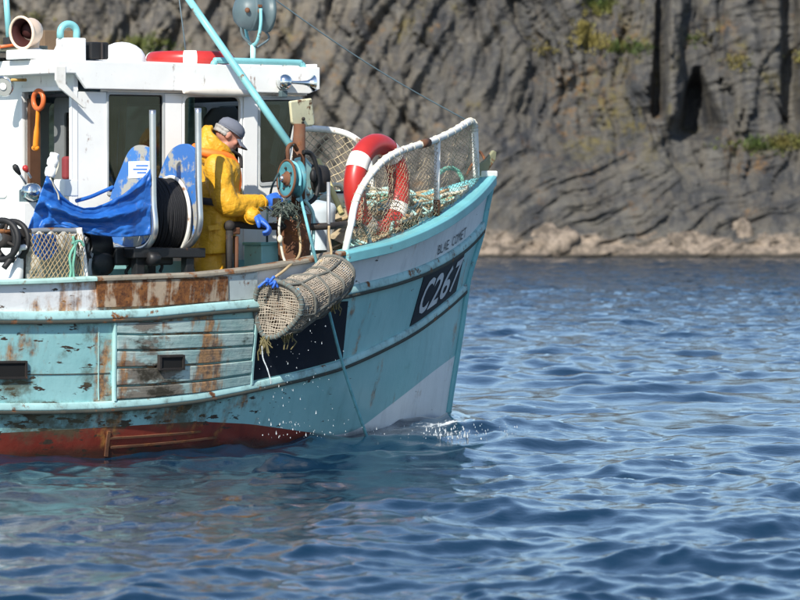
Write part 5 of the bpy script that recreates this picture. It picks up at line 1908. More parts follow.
# ------------------------------------------------------------------ creel hanging outboard
tcr, wcr = S_pix(300, 330)
hp0 = S(tcr, wcr)
cr_y = S(*S_pix(278, 312)).y - .30
near = [(257, 290), (261, 285), (267, 282), (276, 281), (285, 284), (293, 289), (300, 297), (302, 305), (300.5, 314), (294, 323), (285, 332), (276, 337), (268, 338), (262, 334), (257.5, 324), (255, 312), (254.5, 300)]
axis3 = PY(336, 279, cr_y + .42) - PY(278, 309, cr_y)
axn = axis3.normalized()
cN = PY(278, 309, cr_y)
nearp = [plane_hit(x, y, cN, (axn * .8 + Vector((0, 1, 0)) * .55).normalized()) for x, y in near]
def resample(poly, n):
    poly = poly + [poly[0]]
    d = [0]
    for a, b in zip(poly, poly[1:]):
        d.append(d[-1] + (b - a).length)
    out = []
    for k in range(n):
        x = d[-1] * k / n
        i = max(j for j in range(len(d)) if d[j] <= x + 1e-9)
        i = min(i, len(poly) - 2)
        f = (x - d[i]) / (d[i + 1] - d[i])
        out.append(poly[i].lerp(poly[i + 1], f))
    return out
N_ = 72
ring0 = resample(nearp, N_)
c_ring = sum(ring0, Vector()) / N_
M['rope_lash'] = paint('teal_grey_lashing', (.13, .19, .19), .8, dirt=.4, scale=3)
creel = thing('lobster_creel', c_ring - Zv * .2, 'net-covered lobster creel hanging dripping over the rusty rail', 'creel')
def ring_at(f):
    sc_f = 1 - .16 * f
    bulge = 1.0
    return [c_ring + (p - c_ring) * (sc_f + .13 * mnoise.noise(Vector((f * 3.2, k_ * .12, 4.2))) * min(1, f * 4)) + axis3 * f - Zv * (.05 * math.sin(math.pi * f) + .012 * math.sin(9 * f)) for k_, p in enumerate(ring0)]
mb = MB().tube(ring0, .018, 8, closed=True); mb.build('end_hoop', M['twine_dark'], creel)
for f_ in (.26, .52, .77):
    MB().tube(ring_at(f_), .011, 8, closed=True).build('middle_hoop', M['twine_dark'], creel)
MB().tube(ring_at(1.0), .014, 8, closed=True).build('end_hoop', M['twine_dark'], creel)
for j in (0, 15, 31, 40, 57):
    MB().tube([ring_at(f)[j] for f in (0, .25, .5, .75, 1)], .011, 6).build('frame_bar', M['twine_dark'], creel)
# lashing turns round the near hoop
mb = MB()
for k in range(0, N_):
    p = ring0[k]
    d = (ring0[(k + 1) % N_] - ring0[k - 1]).normalized()
    if k % 2 == 0:
        mb.torus(p, d + Vector((random.gauss(0, .3),) * 3), .017, .0045, 8, 4)
mb.build('hoop_lashing', M['rope_lash'], creel, props={'kind': 'stuff'})
# body netting
rowsb = []
for i in range(37):
    f = i / 36
    rg = ring_at(f)
    dent = 1 - .035 * math.sin(math.pi * ((f * 2) % 1))
    cc_ = c_ring + axis3 * f
    rg = [cc_ + (p - cc_) * dent * (1 + random.gauss(0, .014)) for p in rg]
    rowsb.append(rg + [rg[0]])
net_mesh(MB(), rowsb, .0036, diamond=False).build('netting', M['twine_pink'], creel, fix=False, props={'kind': 'stuff'})
# end netting: lines clipped to the hoop
from mathutils.geometry import intersect_line_line_2d
def clip_net(ring, n_lines, r, seed, rot=0.0):
    c = sum(ring, Vector()) / len(ring)
    nrm = (ring[10] - c).cross(ring[24] - c).normalized()
    a = (Zv - nrm * Zv.dot(nrm)).normalized(); b = nrm.cross(a)
    a, b = a * math.cos(rot) + b * math.sin(rot), b * math.cos(rot) - a * math.sin(rot)
    q = [((p - c).dot(a), (p - c).dot(b)) for p in ring]
    mb = MB()
    rr_ = random.Random(seed)
    for ax_ in (0, 1):
        lo = min(x[ax_] for x in q); hi = max(x[ax_] for x in q)
        for k in range(1, n_lines):
            s = lo + (hi - lo) * k / n_lines
            xs = []
            for i in range(len(q)):
                p1, p2 = q[i], q[(i + 1) % len(q)]
                if (p1[ax_] - s) * (p2[ax_] - s) < 0:
                    f = (s - p1[ax_]) / (p2[ax_] - p1[ax_])
                    xs.append(p1[1 - ax_] + f * (p2[1 - ax_] - p1[1 - ax_]))
            if len(xs) < 2:
                continue
            x0, x1 = min(xs), max(xs)
            pts = []
            for m_ in range(9):
                x = x0 + (x1 - x0) * m_ / 8
                w_ = .007 * math.sin(5 * x / .2 + k) + rr_.gauss(0, .0022)
                av, bv = (s + w_, x) if ax_ == 0 else (x, s + w_)
                depth = .035 * max(0, 1 - (av * av + bv * bv) / .035)
                pts.append(c + a * av + b * bv + nrm * depth * (1 if nrm.dot(axis3) > 0 else -1))
            mb.tube(pts, r, 4, cap=False)
    return mb
clip_net(ring0, 23, .0039, 3, .12).build('end_netting', M['twine_pink'], creel, fix=False, props={'kind': 'stuff'})
clip_net(ring_at(1.0), 15, .0045, 5, .1).build('end_netting', M['twine_pink'], creel, fix=False, props={'kind': 'stuff'})
# the netted inner funnel and bait that fill the creel
rows = []
for i in range(9):
    f = .12 + .8 * i / 8
    cc_ = c_ring + axis3 * f
    rows.append([cc_ + (p - (c_ring + axis3 * f)) * (.86 - .25 * math.sin(math.pi * i / 8) + .05 * mnoise.noise(p * 9)) for p in ring_at(f)])
mb = MB().grid(rows, True, True)
for r_ in (rows[0], rows[-1]):
    mb.add([sum(r_, Vector()) / len(r_)] + r_, [(0, k + 1, (k + 1) % len(r_) + 1) for k in range(len(r_))], True)
mb.build('inner_net', paint('inner_net_cloth', (.36, .25, .17), .9, dirt=.6, dirt_col=(.12, .10, .07), scale=5, bump=1.0, var=.3), creel)
# blue tie at the top and a blue rope end at the side, weed below
bt = plane_hit(272, 283, cN, Vector((0, 1, 0))) - Vector((0, .03, 0))
mb = MB()
for k in range(7):
    a = bt + Vector((random.gauss(0, .018), random.gauss(0, .012), random.gauss(0, .010)))
    mb.tube(spline([a, a + Vector((random.gauss(0, .018), -.02, .022)), a + Vector((random.gauss(0, .025), -.02, -.025))], 8), .010, 6)
mb.build('blue_tie', M['blue_glove'], creel)
MB().tube(spline([PY(297, 289, cr_y - .02), PY(302, 298, cr_y - .03), PY(307, 309, cr_y - .02)], 10), .014, 6).build('side_tie', paint('side_tie_blue', (.06, .25, .36), .7), creel)
for (px, py, n, L_) in ((265, 339, 16, .12), (288, 331, 14, .14), (336, 299, 14, .10), (262, 345, 6, .1)):
    mb = MB()
    for k in range(n):
        a = PY(px + random.gauss(0, 3), py + random.gauss(0, 2), cr_y + .02 + (px - 265) * .004)
        b = a + Vector((random.gauss(0, .02), random.gauss(0, .02), -L_ * random.uniform(.3, 1)))
        mb.tube([a, a.lerp(b, .5) + Vector((random.gauss(0, .015), 0, 0)), b], random.uniform(.003, .007), 4)
    mb.build('weed_tuft', M['weed'], creel, fix=False)
# strop from which it hangs, over the rail
MB().tube(spline([ring_at(.1)[3] + Zv * .02, PY(287, 268, cr_y + .2), rail_at(300, 252, .1), rail_at(297, 216, .16)], 24), .010, 6).build('bridle', M['rope_tan'], creel)
MB().tube(spline([ring_at(.9)[6], PY(331, 256, cr_y + .5), rail_at(329, 236, .05), rail_at(329, 226, .07)], 20), .010, 6).build('bridle', M['rope_tan'], creel)

# water running off the creel and thrown about it
def drops():
    mb = MB()
    def drop(p, r):
        bm_v = [p + Vector(d) * r * s for d, s in (((1, 0, 0), 1), ((-1, 0, 0), 1), ((0, 1, 0), 1), ((0, -1, 0), 1), ((0, 0, 1), random.choice((1.2, 2.5, 5))), ((0, 0, -1), 1.6))]
        mb.add(bm_v, [(0, 2, 4), (2, 1, 4), (1, 3, 4), (3, 0, 4), (2, 0, 5), (1, 2, 5), (3, 1, 5), (0, 3, 5)], True)
    for _ in range(85):
        px = random.gauss(292, 26); py = random.uniform(318, 436)
        if px < 240 or px > 370:
            continue
        drop(PY(px, py, cr_y + random.uniform(-.25, .12)), random.choice((.0014, .0018, .0024, .0034)))
    for _ in range(45):
        px = random.gauss(310, 32); py = 438 - abs(random.gauss(0, 11))
        drop(PY(px, py, cr_y + random.uniform(-.3, .1)), random.choice((.002, .0025, .0035, .005)))
    # splash under the forefoot
    c = PZ(449, 438, .02)
    for _ in range(110):
        a = Vector((random.gauss(0, .10), random.gauss(0, .16), abs(random.gauss(0, .035))))
        drop(c + a, random.choice((.002, .003, .004, .007)))
    for _ in range(150):
        p = PZ(random.uniform(360, 520), random.gauss(432, 4), .03)
        drop(p + Zv * abs(random.gauss(0, .03)), random.choice((.002, .003, .004)))
    o = mb.build('spray', M['drop'], fix=False)
    tag(o, 'drops of water falling from the creel and splashing at the bow', 'spray', kind='stuff')
    # thin trickle under the weed
    t2 = thing('water_trickle', PY(268, 380, cr_y), 'thin white trickle of water running from the creel weed down the dark panel', 'water')
    MB().tube(spline([PY(262, 346, cr_y), PY(263, 358, cr_y + .01), PY(267, 368, cr_y), PY(270, 378, cr_y), PY(271, 384, cr_y + .01)], 24), [.003 + .003 * random.random() for _ in range(25)], 5).build('trickle', M['drop'], t2)
drops()

# ------------------------------------------------------------------ things on the foredeck seen between rail and nets
jc = thing('jerry_can', PV(340, 250, -.1), 'cream plastic jerry can with black cap beyond the working rail', 'jerry can')
jb = PV(338, 226, -.1)
MB().box(jb, (.24, .20, .50)).build('can_body', M['jerry'], jc, bevel=.035)
MB().lathe(PV(339, 199, -.1), Zv, [(-.03, .055), (-.02, .06), (.05, .06), (.06, .045), (.062, 0)], 18).build('cap', M['black'], jc)
MB().tube(spline([jb + Zv * .24 + hd * -.08, jb + Zv * .31 - hd * .06, jb + Zv * .31 + hd * .02, jb + Zv * .25 + hd * .06], 12), .018, 8).build('handle', M['jerry'], jc)
tb = thing('plastic_tub', PV(317, 250, -.45), 'translucent blue-white plastic tub right of the rusty hauler casing', 'tub')
MB().lathe(PV(318, 250, -.45), Zv, [(0, .11), (.28, .135), (.34, .14), (.36, .10), (.38, 0)], 20).build('tub_body', paint('cloudy_plastic', (.55, .62, .66), .35, dirt=.5, dirt_col=(.25, .42, .48)), tb)
MB().tube(spline([PV(311, 222, -.45), PV(316, 212, -.45), PV(323, 214, -.45), PV(325, 224, -.45)], 14), .009, 6).build('handle', M['blue_plastic'], tb)
kx = thing('teal_locker', PV(268, 262, -.9), 'small teal wooden box on deck left of the rusty hauler casing', 'box')
kc = PV(267, 260, -.92)
MB().box(kc, (.26, .22, .22)).build('box_body', M['teal_light'], kx, bevel=.006)
MB().box(kc + Zv * .12, (.28, .24, .025)).build('lid', M['teal_pipe'], kx, bevel=.005)
bd = thing('net_bundle', PV(352, 240, -.75), 'loose pile of rope and torn net below the lifebuoy on the foredeck', 'rope')
mb = MB()
for k in range(11):
    a = PV(random.uniform(345, 372), random.uniform(238, 256), -.8 + random.gauss(0, .08))
    pts = [a + Vector((random.gauss(0, .07), random.gauss(0, .07), random.gauss(0, .03))) for _ in range(5)]
    MB().tube(spline(pts, 16), random.uniform(.008, .013), 5).build('rope', M[mats_[k % 7]], bd)
# white-teal raised hatch that closes the view across the deck
MB().box(PV(330, 252, .5), (1.2, .9, .46)).build('fore_hatch', M['white'], boat, bevel=.02)

# ------------------------------------------------------------------ net drum
ND_V = -1.18
uP1 = L(PV(150, 200, ND_V - .22))[0]
uP2 = L(PV(195, 200, ND_V - .22))[0]
nd = thing('net_drum', W((uP1 + uP2) / 2, ND_V, DECK_Z), 'net drum with two worn blue end plates, steel guard pipes and black net wound on', 'net drum')
def cheek(name, pts, u, thick, label=None):
    q = [PU(x, y, u) for x, y in pts]
    return MB().panel(spline_closed(q, 60), thick=hd * thick).build(name, M['flange'], nd, bevel=.004, label=label)
def spline_closed(pts, n):
    pts = [Vector(p) for p in pts]
    m = len(pts)
    out = []
    for i in range(n):
        x = i / n * m
        k = int(x) % m
        t = x - int(x)
        a, b, c, d = pts[(k - 1) % m], pts[k], pts[(k + 1) % m], pts[(k + 2) % m]
        out.append(0.5 * ((2 * b) + (c - a) * t + (2 * a - 5 * b + 4 * c - d) * t * t + (3 * b - a - 3 * c + d) * t ** 3))
    return out
ch1 = [(152, 166), (152, 200), (152, 222), (148, 238), (138, 246), (124, 247), (113, 242), (107, 230), (107, 212), (110, 198), (114, 185), (121, 168), (127, 154), (133, 147), (140, 145), (147, 148), (151, 156)]
ch2 = [(197, 166), (197, 200), (196, 224), (191, 238), (182, 246), (168, 247), (157, 242), (151, 228), (150, 210), (153, 192), (159, 176), (164, 162), (170, 151), (178, 145), (186, 144), (193, 149), (196, 157)]
cheek('end_plate', ch1, uP1, .03, 'blue end plate nearest the stern, with a white sticker')
cheek('end_plate', ch2, uP2, .03, 'worn blue and grey end plate nearest the man')
# sticker
q = [PU(x, y, uP1 - .004) for x, y in ((128.5, 161.5), (149.5, 161), (149.5, 177), (128.5, 178.5))]
st_o = MB().panel(q, thick=hd * .003).build('sticker', M['white_clean'], nd)
for k, (x0, x1, yy) in enumerate(((136, 148, 165), (133, 147, 168.5), (137, 146, 172))):
    qq = [PU(x, y, uP1 - .006) for x, y in ((x0, yy), (x1, yy), (x1, yy + 1.4), (x0, yy + 1.4))]
    MB().panel(qq, thick=hd * .0015).build('sticker_stripe', M['blue_plastic'], st_o)
# the guard pipes: straight up at the outboard edge, curling under the plates
for (pts, u, nm) in (([(152.5, 110), (152.8, 140), (153, 180), (153.5, 205), (155, 222), (154.5, 233), (150, 243), (142, 249), (128, 250), (116, 246)], uP1 - .01, 1),
                     ([(198, 108), (198.3, 140), (198.6, 180), (199.5, 205), (200, 220), (198, 232), (192, 242), (183, 248), (172, 249), (160, 246), (150, 240)], uP2 - .01, 2)):
    MB().tube(spline([PU(x, y, u) for x, y in pts], 60), .024, 14).build('guard_pipe', M['steel'], nd)
# the drum: wound black net between the plates, with pale rims
dc1 = PU(128, 216, uP1 + .035); dc2 = PU(171.5, 216, uP2 - .004)
ad = (dc2 - dc1)
Ld = ad.length; ad.normalize()
rd = .245
prof = []
for k in range(25):
    x = k / 24
    prof.append((x * Ld, rd - .012 + .014 * abs(math.sin(x * 22)) + .02 * math.sin(math.pi * x)))
MB().lathe(dc1, ad, prof, 40).build('wound_net', M['black'], nd)
mb = MB()
for k in range(30):
    x = Ld * (k + .5) / 30
    mb.torus(dc1 + ad * x, ad + Vector((random.gauss(0, .03),) * 3), rd + .006 + .02 * math.sin(math.pi * k / 30), .009, 40, 5)
mb.build('net_turns', paint('black_net_cord', (.010, .010, .012), .75, dirt=.2, dirt_col=(.03, .03, .03)), nd, props={'kind': 'stuff'})
MB().torus(dc2 - ad * .005, ad, rd + .035, .014, 48, 8).build('drum_rim', M['white_rusty'], nd)
MB().torus(dc1 + ad * .01, ad, rd + .035, .014, 48, 8).build('drum_rim', M['white_rusty'], nd)
# bed frame, gearbox and pump: black and oily under the drum
bed = PU(112, 254, uP1 + .05)
MB().box(W(uP1 + .18, ND_V + .10, bed.z + .01), (.62, .62, .07)).build('bed_frame', M['black_oily'], nd, bevel=.008)
for du, dv in ((-.05, -.14), (.38, -.14), (-.05, .34), (.38, .34)):
    MB().box(W(uP1 + du, ND_V + dv, (bed.z + DECK_Z) / 2), (.07, .07, bed.z - DECK_Z)).build('bed_leg', M['black_oily'], nd, bevel=.006)
MB().lathe(PV(104, 246, -1.12), -hd, [(0, 0), (0, .12), (.12, .13), (.18, .12)], 24).build('gearbox', M['black_oily'], nd)
MB().lathe(PV(94, 262, -1.10), -pd, [(-.16, 0), (-.16, .10), (.12, .10), (.14, .06), (.14, 0)], 20).build('hydraulic_motor', M['black_oily'], nd)
MB().torus(PV(104, 246, -1.12) - hd * .185, hd, .075, .012, 26, 8).build('pump_ring', M['galv'], nd)
MB().box(PU(140, 256, uP1 + .05), (.5, .12, .13)).build('cross_beam', M['black_oily'], nd, bevel=.012)
MB().lathe(PU(153, 259, uP1 + .02), hd, [(-.04, 0), (-.04, .05), (.04, .05), (.04, 0)], 6).build('beam_end', M['black_oily'], nd)
for pts, m_ in (([(97, 238), (93, 250), (90, 265), (91, 276)], 'galv'), ([(128, 250), (132, 262), (126, 272), (130, 280)], 'black'), ([(88, 238), (86, 252), (95, 262), (100, 275)], 'black'), ([(160, 258), (162, 266), (160, 272)], 'black')):
    MB().tube(spline([PV(x, y, -1.22) for x, y in pts], 16), .012, 8).build('hydraulic_hose', M[m_], nd)

# tarpaulin slung over the drum's after plate
TV = L(PU(151, 200, uP1))[1] - .01      # the tarpaulin hangs fore and aft, outboard of the machinery
tp = thing('tarpaulin', PV(90, 236, TV), 'crumpled blue tarpaulin slung over the after end of the net drum', 'tarpaulin')
topc = [(47, 175), (52, 180), (57, 188), (64, 197), (74, 204.5), (84, 208), (96, 207), (108, 202), (122, 195), (136, 184), (146, 174), (151, 168)]
botc = [(28, 230), (38, 229), (46, 228), (56, 227), (68, 229), (80, 232), (90, 234.5), (102, 236), (116, 237), (130, 236.5), (142, 236), (151, 235)]
def lerp_c(c, x):
    k = x * (len(c) - 1)
    i = min(int(k), len(c) - 2); f = k - i
    return c[i][0] + (c[i + 1][0] - c[i][0]) * f, c[i][1] + (c[i + 1][1] - c[i][1]) * f
rows = []
NR, NC = 44, 90
for i in range(NR + 1):
    f = i / NR
    r = []
    for j in range(NC + 1):
        x = j / NC
        a = lerp_c(topc, x); b = lerp_c(botc, x)
        sx, sy = a[0] + (b[0] - a[0]) * f, a[1] + (b[1] - a[1]) * f
        # swags: catenary folds running between the two hung corners
        sag = math.sin(math.pi * x)
        dep = .045 * math.sin(f * 15 + 2.2 * sag * (1.5 - f) - 1.5 * x) * (.25 + .75 * math.sin(math.pi * min(1, f * 1.2)) ** .7) * (1 - .55 * max(0, x - .55) / .45)
        dep += .05 * (1 - x) ** 2 * math.sin(f * 3 + x * 30) * f
        dep += .025 * mnoise.noise(Vector((x * 7, f * 5, 3)))+ .012 * mnoise.noise(Vector((x * 20, f * 14, 1)))
        dep += .11 * sag * f * (1 - f)
        v = TV - .03 - abs(dep) * .6 - dep * .4
        r.append(PV(sx, sy, v))
    rows.append(r)
tm = MB().grid(rows)
to = tm.build('sheet', M['tarp'], tp)
so = to.modifiers.new('thickness', 'SOLIDIFY'); so.thickness = .004
# upper edge folded back over the plate, and the ties
rows = []
for i in range(7):
    f = i / 6
    rows.append([PV(lerp_c(topc, .33 + .67 * j / 40)[0], lerp_c(topc, .33 + .67 * j / 40)[1] - 1.5 * math.sin(f * math.pi) + f * 5, TV - .03 + f * .20) for j in range(41)])
MB().grid(rows).build('turned_edge', M['tarp'], tp)
MB().tube(spline([PV(x, y, TV - .05) for x, y in ((50, 178), (55, 188), (58, 194), (59, 200))], 14), .006, 6).build('tie_cord', M['rope_pale'], tp)
# pale fold line of bare plate above the swag
MB().tube(spline([PV(x, y, TV + .12) for x, y in ((76, 201), (90, 197), (104, 191), (113, 187))], 16), .014, 8).build('hem_roll', M['tarp'], tp)
# white plastic bottle stuck on the horn that the tarpaulin hangs from
hb = thing('upturned_bottle', PV(51, 178, TV), 'white plastic bottle stuck upside down on the peak of the blue tarpaulin', 'bottle')
b0, b1 = PV(49.5, 177, TV), PV(54.5, 155, TV)
bx_ = (b1 - b0).normalized()
MB().lathe(b0, bx_, [(0, .03), (.02, .040), (.06, .040), (.075, .026), (.085, .040), (.12, .042), (.145, .030), (.155, .034), (.17, .032), (.172, 0)], 18).build('bottle_body', M['white_clean'], hb)
MB().tube(spline([PV(x, y, TV - .03) for x, y in ((56, 157), (58.5, 163), (57, 170), (55, 175))], 10), .006, 6).build('cord', M['rope_pale'], hb)
MB().box(PV(66, 188, TV + .15), (.12, .14, .12)).build('white_bracket', M['white'], nd, bevel=.01)
# post under the bottle that carries the tarpaulin's corner
MB().tube([PV(50, 180, TV + .04), PV(50, 285, TV + .04)], .02, 10).build('horn_post', M['galv'], nd)

# ------------------------------------------------------------------ at the frame's left edge: hose reel and a bag of net on the rail
rl = thing('hose_reel', rail_at(8, 282, .20), 'black rusty hose reel on the rail at the left edge', 'reel')
rc = rail_at(2, 240, .22)
rax = Vector((-.5, -.85, .05)).normalized()
MB().torus(rc, rax, .135, .022, 36, 10).build('reel_rim', M['black'], rl)
MB().torus(rc + rax * -.12, rax, .135, .020, 36, 10).build('reel_rim', M['black'], rl)
MB().lathe(rc, rax, [(-.14, 0), (-.14, .05), (.03, .055), (.035, .03), (.045, 0)], 16).build('reel_hub', M['dark_rust'], rl)
o1 = rax.orthogonal().normalized(); o2 = rax.cross(o1)
for k in range(4):
    a = k * math.pi / 2 + .5
    MB().tube([rc, rc + (o1 * math.cos(a) + o2 * math.sin(a)) * .13], .012, 6).build('spoke', M['dark_rust'], rl)
MB().tube([rail_at(-12, 232, .2), rail_at(25, 231, .2)], .018, 8).build('reel_bar', M['rust'], rl)
MB().tube([rail_at(24, 229, .2), rail_at(22, 282, .2)], .022, 8).build('reel_post', M['dark_rust'], rl)
MB().box(rail_at(21, 233, .2), (.14, .06, .06)).build('reel_clamp', M['dark_rust'], rl, bevel=.008)
MB().tube(spline([rail_at(12, 226, .15), rail_at(15, 240, .13), rail_at(12, 256, .15), rail_at(4, 268, .16)], 20), .022, 8).build('hose_turn', M['black'], rl)
MB().tube([rail_at(-2, 236, .12), rail_at(-2, 238, .10)], .03, 10).build('hub_cap', M['galv'], rl)

bg = thing('net_bag', rail_at(50, 282, .14), 'pale net bag with blue lining hung from a grey bar on the rail', 'net bag')
MB().tube(spline([rail_at(28, 233, .2), rail_at(35, 231, .2), rail_at(55, 230.5, .2), rail_at(70, 231, .2), rail_at(80, 230, .2)], 20), .021, 10).build('bag_bar', M['galv'], bg)
MB().tube(spline([rail_at(79, 228, .18), rail_at(81, 240, .17), rail_at(84, 262, .15), rail_at(86, 284, .12)], 14), .022, 8).build('bag_post', M['white_rusty'], bg)
rows = []
for i in range(15):
    f = i / 14
    rows.append([rail_at(30 + 42 * j / 24 - 6 * f * (1 - j / 24) + 4 * f * (j / 24), 233 + f * 47 + 2 * math.sin(j * .9), .20 - .10 * math.sin(math.pi * j / 24) * math.sin(math.pi * min(1, f * .9 + .15)) + .02 * mnoise.noise(Vector((j * .6, f * 6, 2)))) for j in range(25)])
bag_mat = paint('pale_plastic_net', (.46, .44, .38), .8, dirt=.6, dirt_col=(.16, .17, .15), scale=3, bump=1.0, var=.35)
MB().grid(rows).build('bag_cloth', bag_mat, bg)
rows = []
for i in range(9):
    f = i / 8
    rows.append([rail_at(32 + 24 * j / 12 + 2 * f, 234 + f * (12 + 14 * math.sin(math.pi * (j + 3) / 17)), .09 - .02 * math.sin(math.pi * j / 12)) for j in range(13)])
MB().grid(rows).build('blue_lining', M['tarp'], bg)
rowsn = []
for i in range(13):
    f = i / 12
    rowsn.append([rail_at(30 + 44 * j / 20 + 1.5 * math.sin(f * 4), 233 + f * 46 + 1.0 * math.sin(j), .06) for j in range(21)])
net_mesh(MB(), rowsn, .0042).build('netting', M['rope_tan'], bg, fix=False, props={'kind': 'stuff'})
for pts, m_ in (([(73, 236), (75, 250), (73, 266), (74, 280)], 'rope_green'), ([(77, 242), (70, 256), (71, 270), (69, 281)], 'rope_green'), ([(72, 243), (80, 241), (84, 246)], 'rope_green')):
    MB().tube(spline([rail_at(x, y, .05) for x, y in pts], 16), .010, 6).build('cord', M[m_], bg)
rowsn = []
for i in range(11):
    f = i / 10
    rowsn.append([rail_at(72 + 12 * j / 8, 234 + f * 48 + 1.5 * math.sin(j), .09) for j in range(9)])
net_mesh(MB(), rowsn, .0036).build('netting', M['rope_tan'], bg, fix=False, props={'kind': 'stuff'})
fs_ = thing('white_sack', rail_at(20, 282, .10), 'white sack leaning against the inside of the rail below the hose reel', 'sack')
rows = []
for i in range(10):
    f = i / 9
    rows.append([rail_at(18 + 12 * math.cos(a) * (.55 + .5 * f) * .8 - 2 * f + 6 * (1 - f), 248 + f * 36, .25 - .10 * math.sin(a) * (.6 + .4 * f)) for a in np.linspace(0, 2 * math.pi, 17)[:-1]])
mb = MB().grid(rows, True, True); mb.add(rows[0], [tuple(range(16))])
mb.build('sack_body', M['white_clean'], fs_)
MB().tube([r for r in [rail_at(17, 249, .16), rail_at(24, 247, .14), rail_at(30, 249, .18)]], .02, 8).build('sack_neck', M['white_clean'], fs_)

# ------------------------------------------------------------------ the man hauling
man_ref = PV(216, 250, -1.0)
MY = man_ref.y
mpm = F / MY                      # pixels per metre where he stands
man = thing('person', Vector((man_ref.x, MY, DECK_Z + .01)), 'person in yellow oilskins, grey cap and blue gloves hauling rope beside the hauler', 'person')
fw = Vector((math.cos(R(14)), math.sin(R(14)), 0))       # the way he faces
lf = Vector((-fw.y, fw.x, 0))                            # his left, away from the camera

def mp(px, py, lat=0.0):
    """point in his body at a pixel, shifted to his left"""
    return plane_hit(px, py, man_ref + lf * lat, lf)

def loft(mb, secs, n=22, cap=True):
    """secs: (centre, half depth along a, half width along b, a, b)"""
    rows = []
    for c, ha, hb, a, b in secs:
        rows.append([c + a * (ha * math.cos(2 * math.pi * k / n)) + b * (hb * math.sin(2 * math.pi * k / n)) for k in range(n)])
    mb.grid(rows, True, True)
    if cap:
        mb.add(rows[0], [tuple(range(n))], True); mb.add(rows[-1], [tuple(range(n))], True)
    return mb

def remesh(o, vox, smooth=2, disp=0.0, dscale=.1):
    m = o.modifiers.new('join', 'REMESH'); m.mode = 'VOXEL'; m.voxel_size = vox; m.use_smooth_shade = True
    if smooth:
        s_ = o.modifiers.new('smooth', 'SMOOTH'); s_.factor = .5; s_.iterations = smooth
    if disp:
        tx = bpy.data.textures.new('folds', 'CLOUDS'); tx.noise_scale = dscale; tx.noise_depth = 2
        d = o.modifiers.new('folds', 'DISPLACE'); d.texture = tx; d.strength = disp; d.mid_level = .5
    return o

def limb(mb, pts, rad, n=14):
    p = spline(pts, 6 * (len(pts) - 1))
    rr = np.interp(np.linspace(0, len(rad) - 1, len(p)), range(len(rad)), rad)
    mb.tube(p, list(rr), n)
    for q, r in ((p[0], rr[0]), (p[-1], rr[-1])):
        mb.ball(q, r * .98, n=12, m=8)
    return mb

hipC, chestC, neckC = mp(209, 246), mp(219, 180), mp(221, 153)
headC = mp(228.5, 135.5)
shR, shL = mp(217, 168, -.19), mp(221, 169, .19)
elR, elL = mp(228, 205, -.25), mp(238, 212, .16)
wrR, wrL = mp(260, 203, -.13), mp(252, 216, -.24)
ankR, ankL = mp(203, 300, -.13), mp(216, 300, .14)
ankR.z = ankL.z = DECK_Z + .09
kneeR = (hipC + ankR) / 2 + fw * .05 - lf * .11; kneeL = (hipC + ankL) / 2 + fw * .05 + lf * .11
up = (chestC - hipC).normalized()
bod = MB()
loft(bod, [(hipC - up * .05, .10, .16, fw, lf), (hipC + up * .12, .10, .15, fw, lf), (chestC, .11, .17, fw, lf), (chestC.lerp(neckC, .6), .085, .15, fw, lf), (neckC, .055, .06, fw, lf), (headC - Zv * .04, .055, .055, fw, lf)])
for s_, k_, a_ in ((hipC - lf * .09, kneeR, ankR), (hipC + lf * .09, kneeL, ankL)):
    limb(bod, [s_, k_, a_], [.085, .062, .045])
    limb(bod, [a_ - Zv * .04 - fw * .04, a_ - Zv * .05 + fw * .17], [.045, .04])
for s_, e_, w_ in ((shR, elR, wrR), (shL, elL, wrL)):
    limb(bod, [s_, e_, w_], [.058, .045, .032])
# head: skull, jaw, nose, chin, brow, ears
hf = (fw * .83 - Zv * .56).normalized(); hu = (Zv * .83 + fw * .56).normalized()
HC = headC
bod.ball(HC + hu * .022 - hf * .012, (.098, .074, .098), (hf, lf, hu))
bod.ball(HC - hu * .045 + hf * .028, (.068, .056, .066), (hf, lf, hu))
bod.ball(HC - hu * .088 + hf * .062, (.026, .026, .020), (hf, lf, hu))
bod.tube([HC + hu * .022 + hf * .085, HC - hu * .004 + hf * .108, HC - hu * .020 + hf * .118], [.010, .014, .016], 10)
bod.ball(HC - hu * .020 + hf * .112, .016)
bod.ball(HC + hu * .034 + hf * .080, (.018, .052, .013), (hf, lf, hu))
bod.ball(HC - hu * .052 + hf * .086, (.014, .026, .008), (hf, lf, hu))
bod.ball(HC - hu * .064 + hf * .084, (.013, .024, .008), (hf, lf, hu))
for s_ in (-1, 1):
    bod.ball(HC + lf * s_ * .040 - hu * .018 + hf * .062, (.022, .02, .022), (hf, lf, hu))
    bod.ball(HC + lf * s_ * .076 - hf * .015 - hu * .005, (.022, .010, .034), (hf, lf, hu))
bo = bod.build('body', M['skin'], man, fix=False)
remesh(bo, .0085, 2)
for s_ in (-1, 1):
    MB().ball(HC + lf * s_ * .032 + hu * .014 + hf * .083, .011).build('eye', M['white_clean'], man)
# hair below the cap: back, sides and beard stubble line
hb_ = MB()
for k in range(26):
    a = math.pi * (.5 + k / 25)
    p = HC + hf * (.098 * math.cos(a) - .004) + lf * (.078 * math.sin(a) * 1.02)
for z_, sc2 in ((.015, .98), (-.015, .93)):
    pts = [HC + hu * z_ + hf * (.102 * sc2 * math.cos(a) - .012) + lf * (.080 * sc2 * math.sin(a)) for a in np.linspace(math.pi * .56, math.pi * 1.44, 16)]
    hb_.tube(pts, .014, 8)
    for q in (pts[0], pts[-1]):
        hb_.ball(q, .012)
ho = hb_.build('hair', M['hair'], man, fix=False)
remesh(ho, .006, 1, .012, .02)
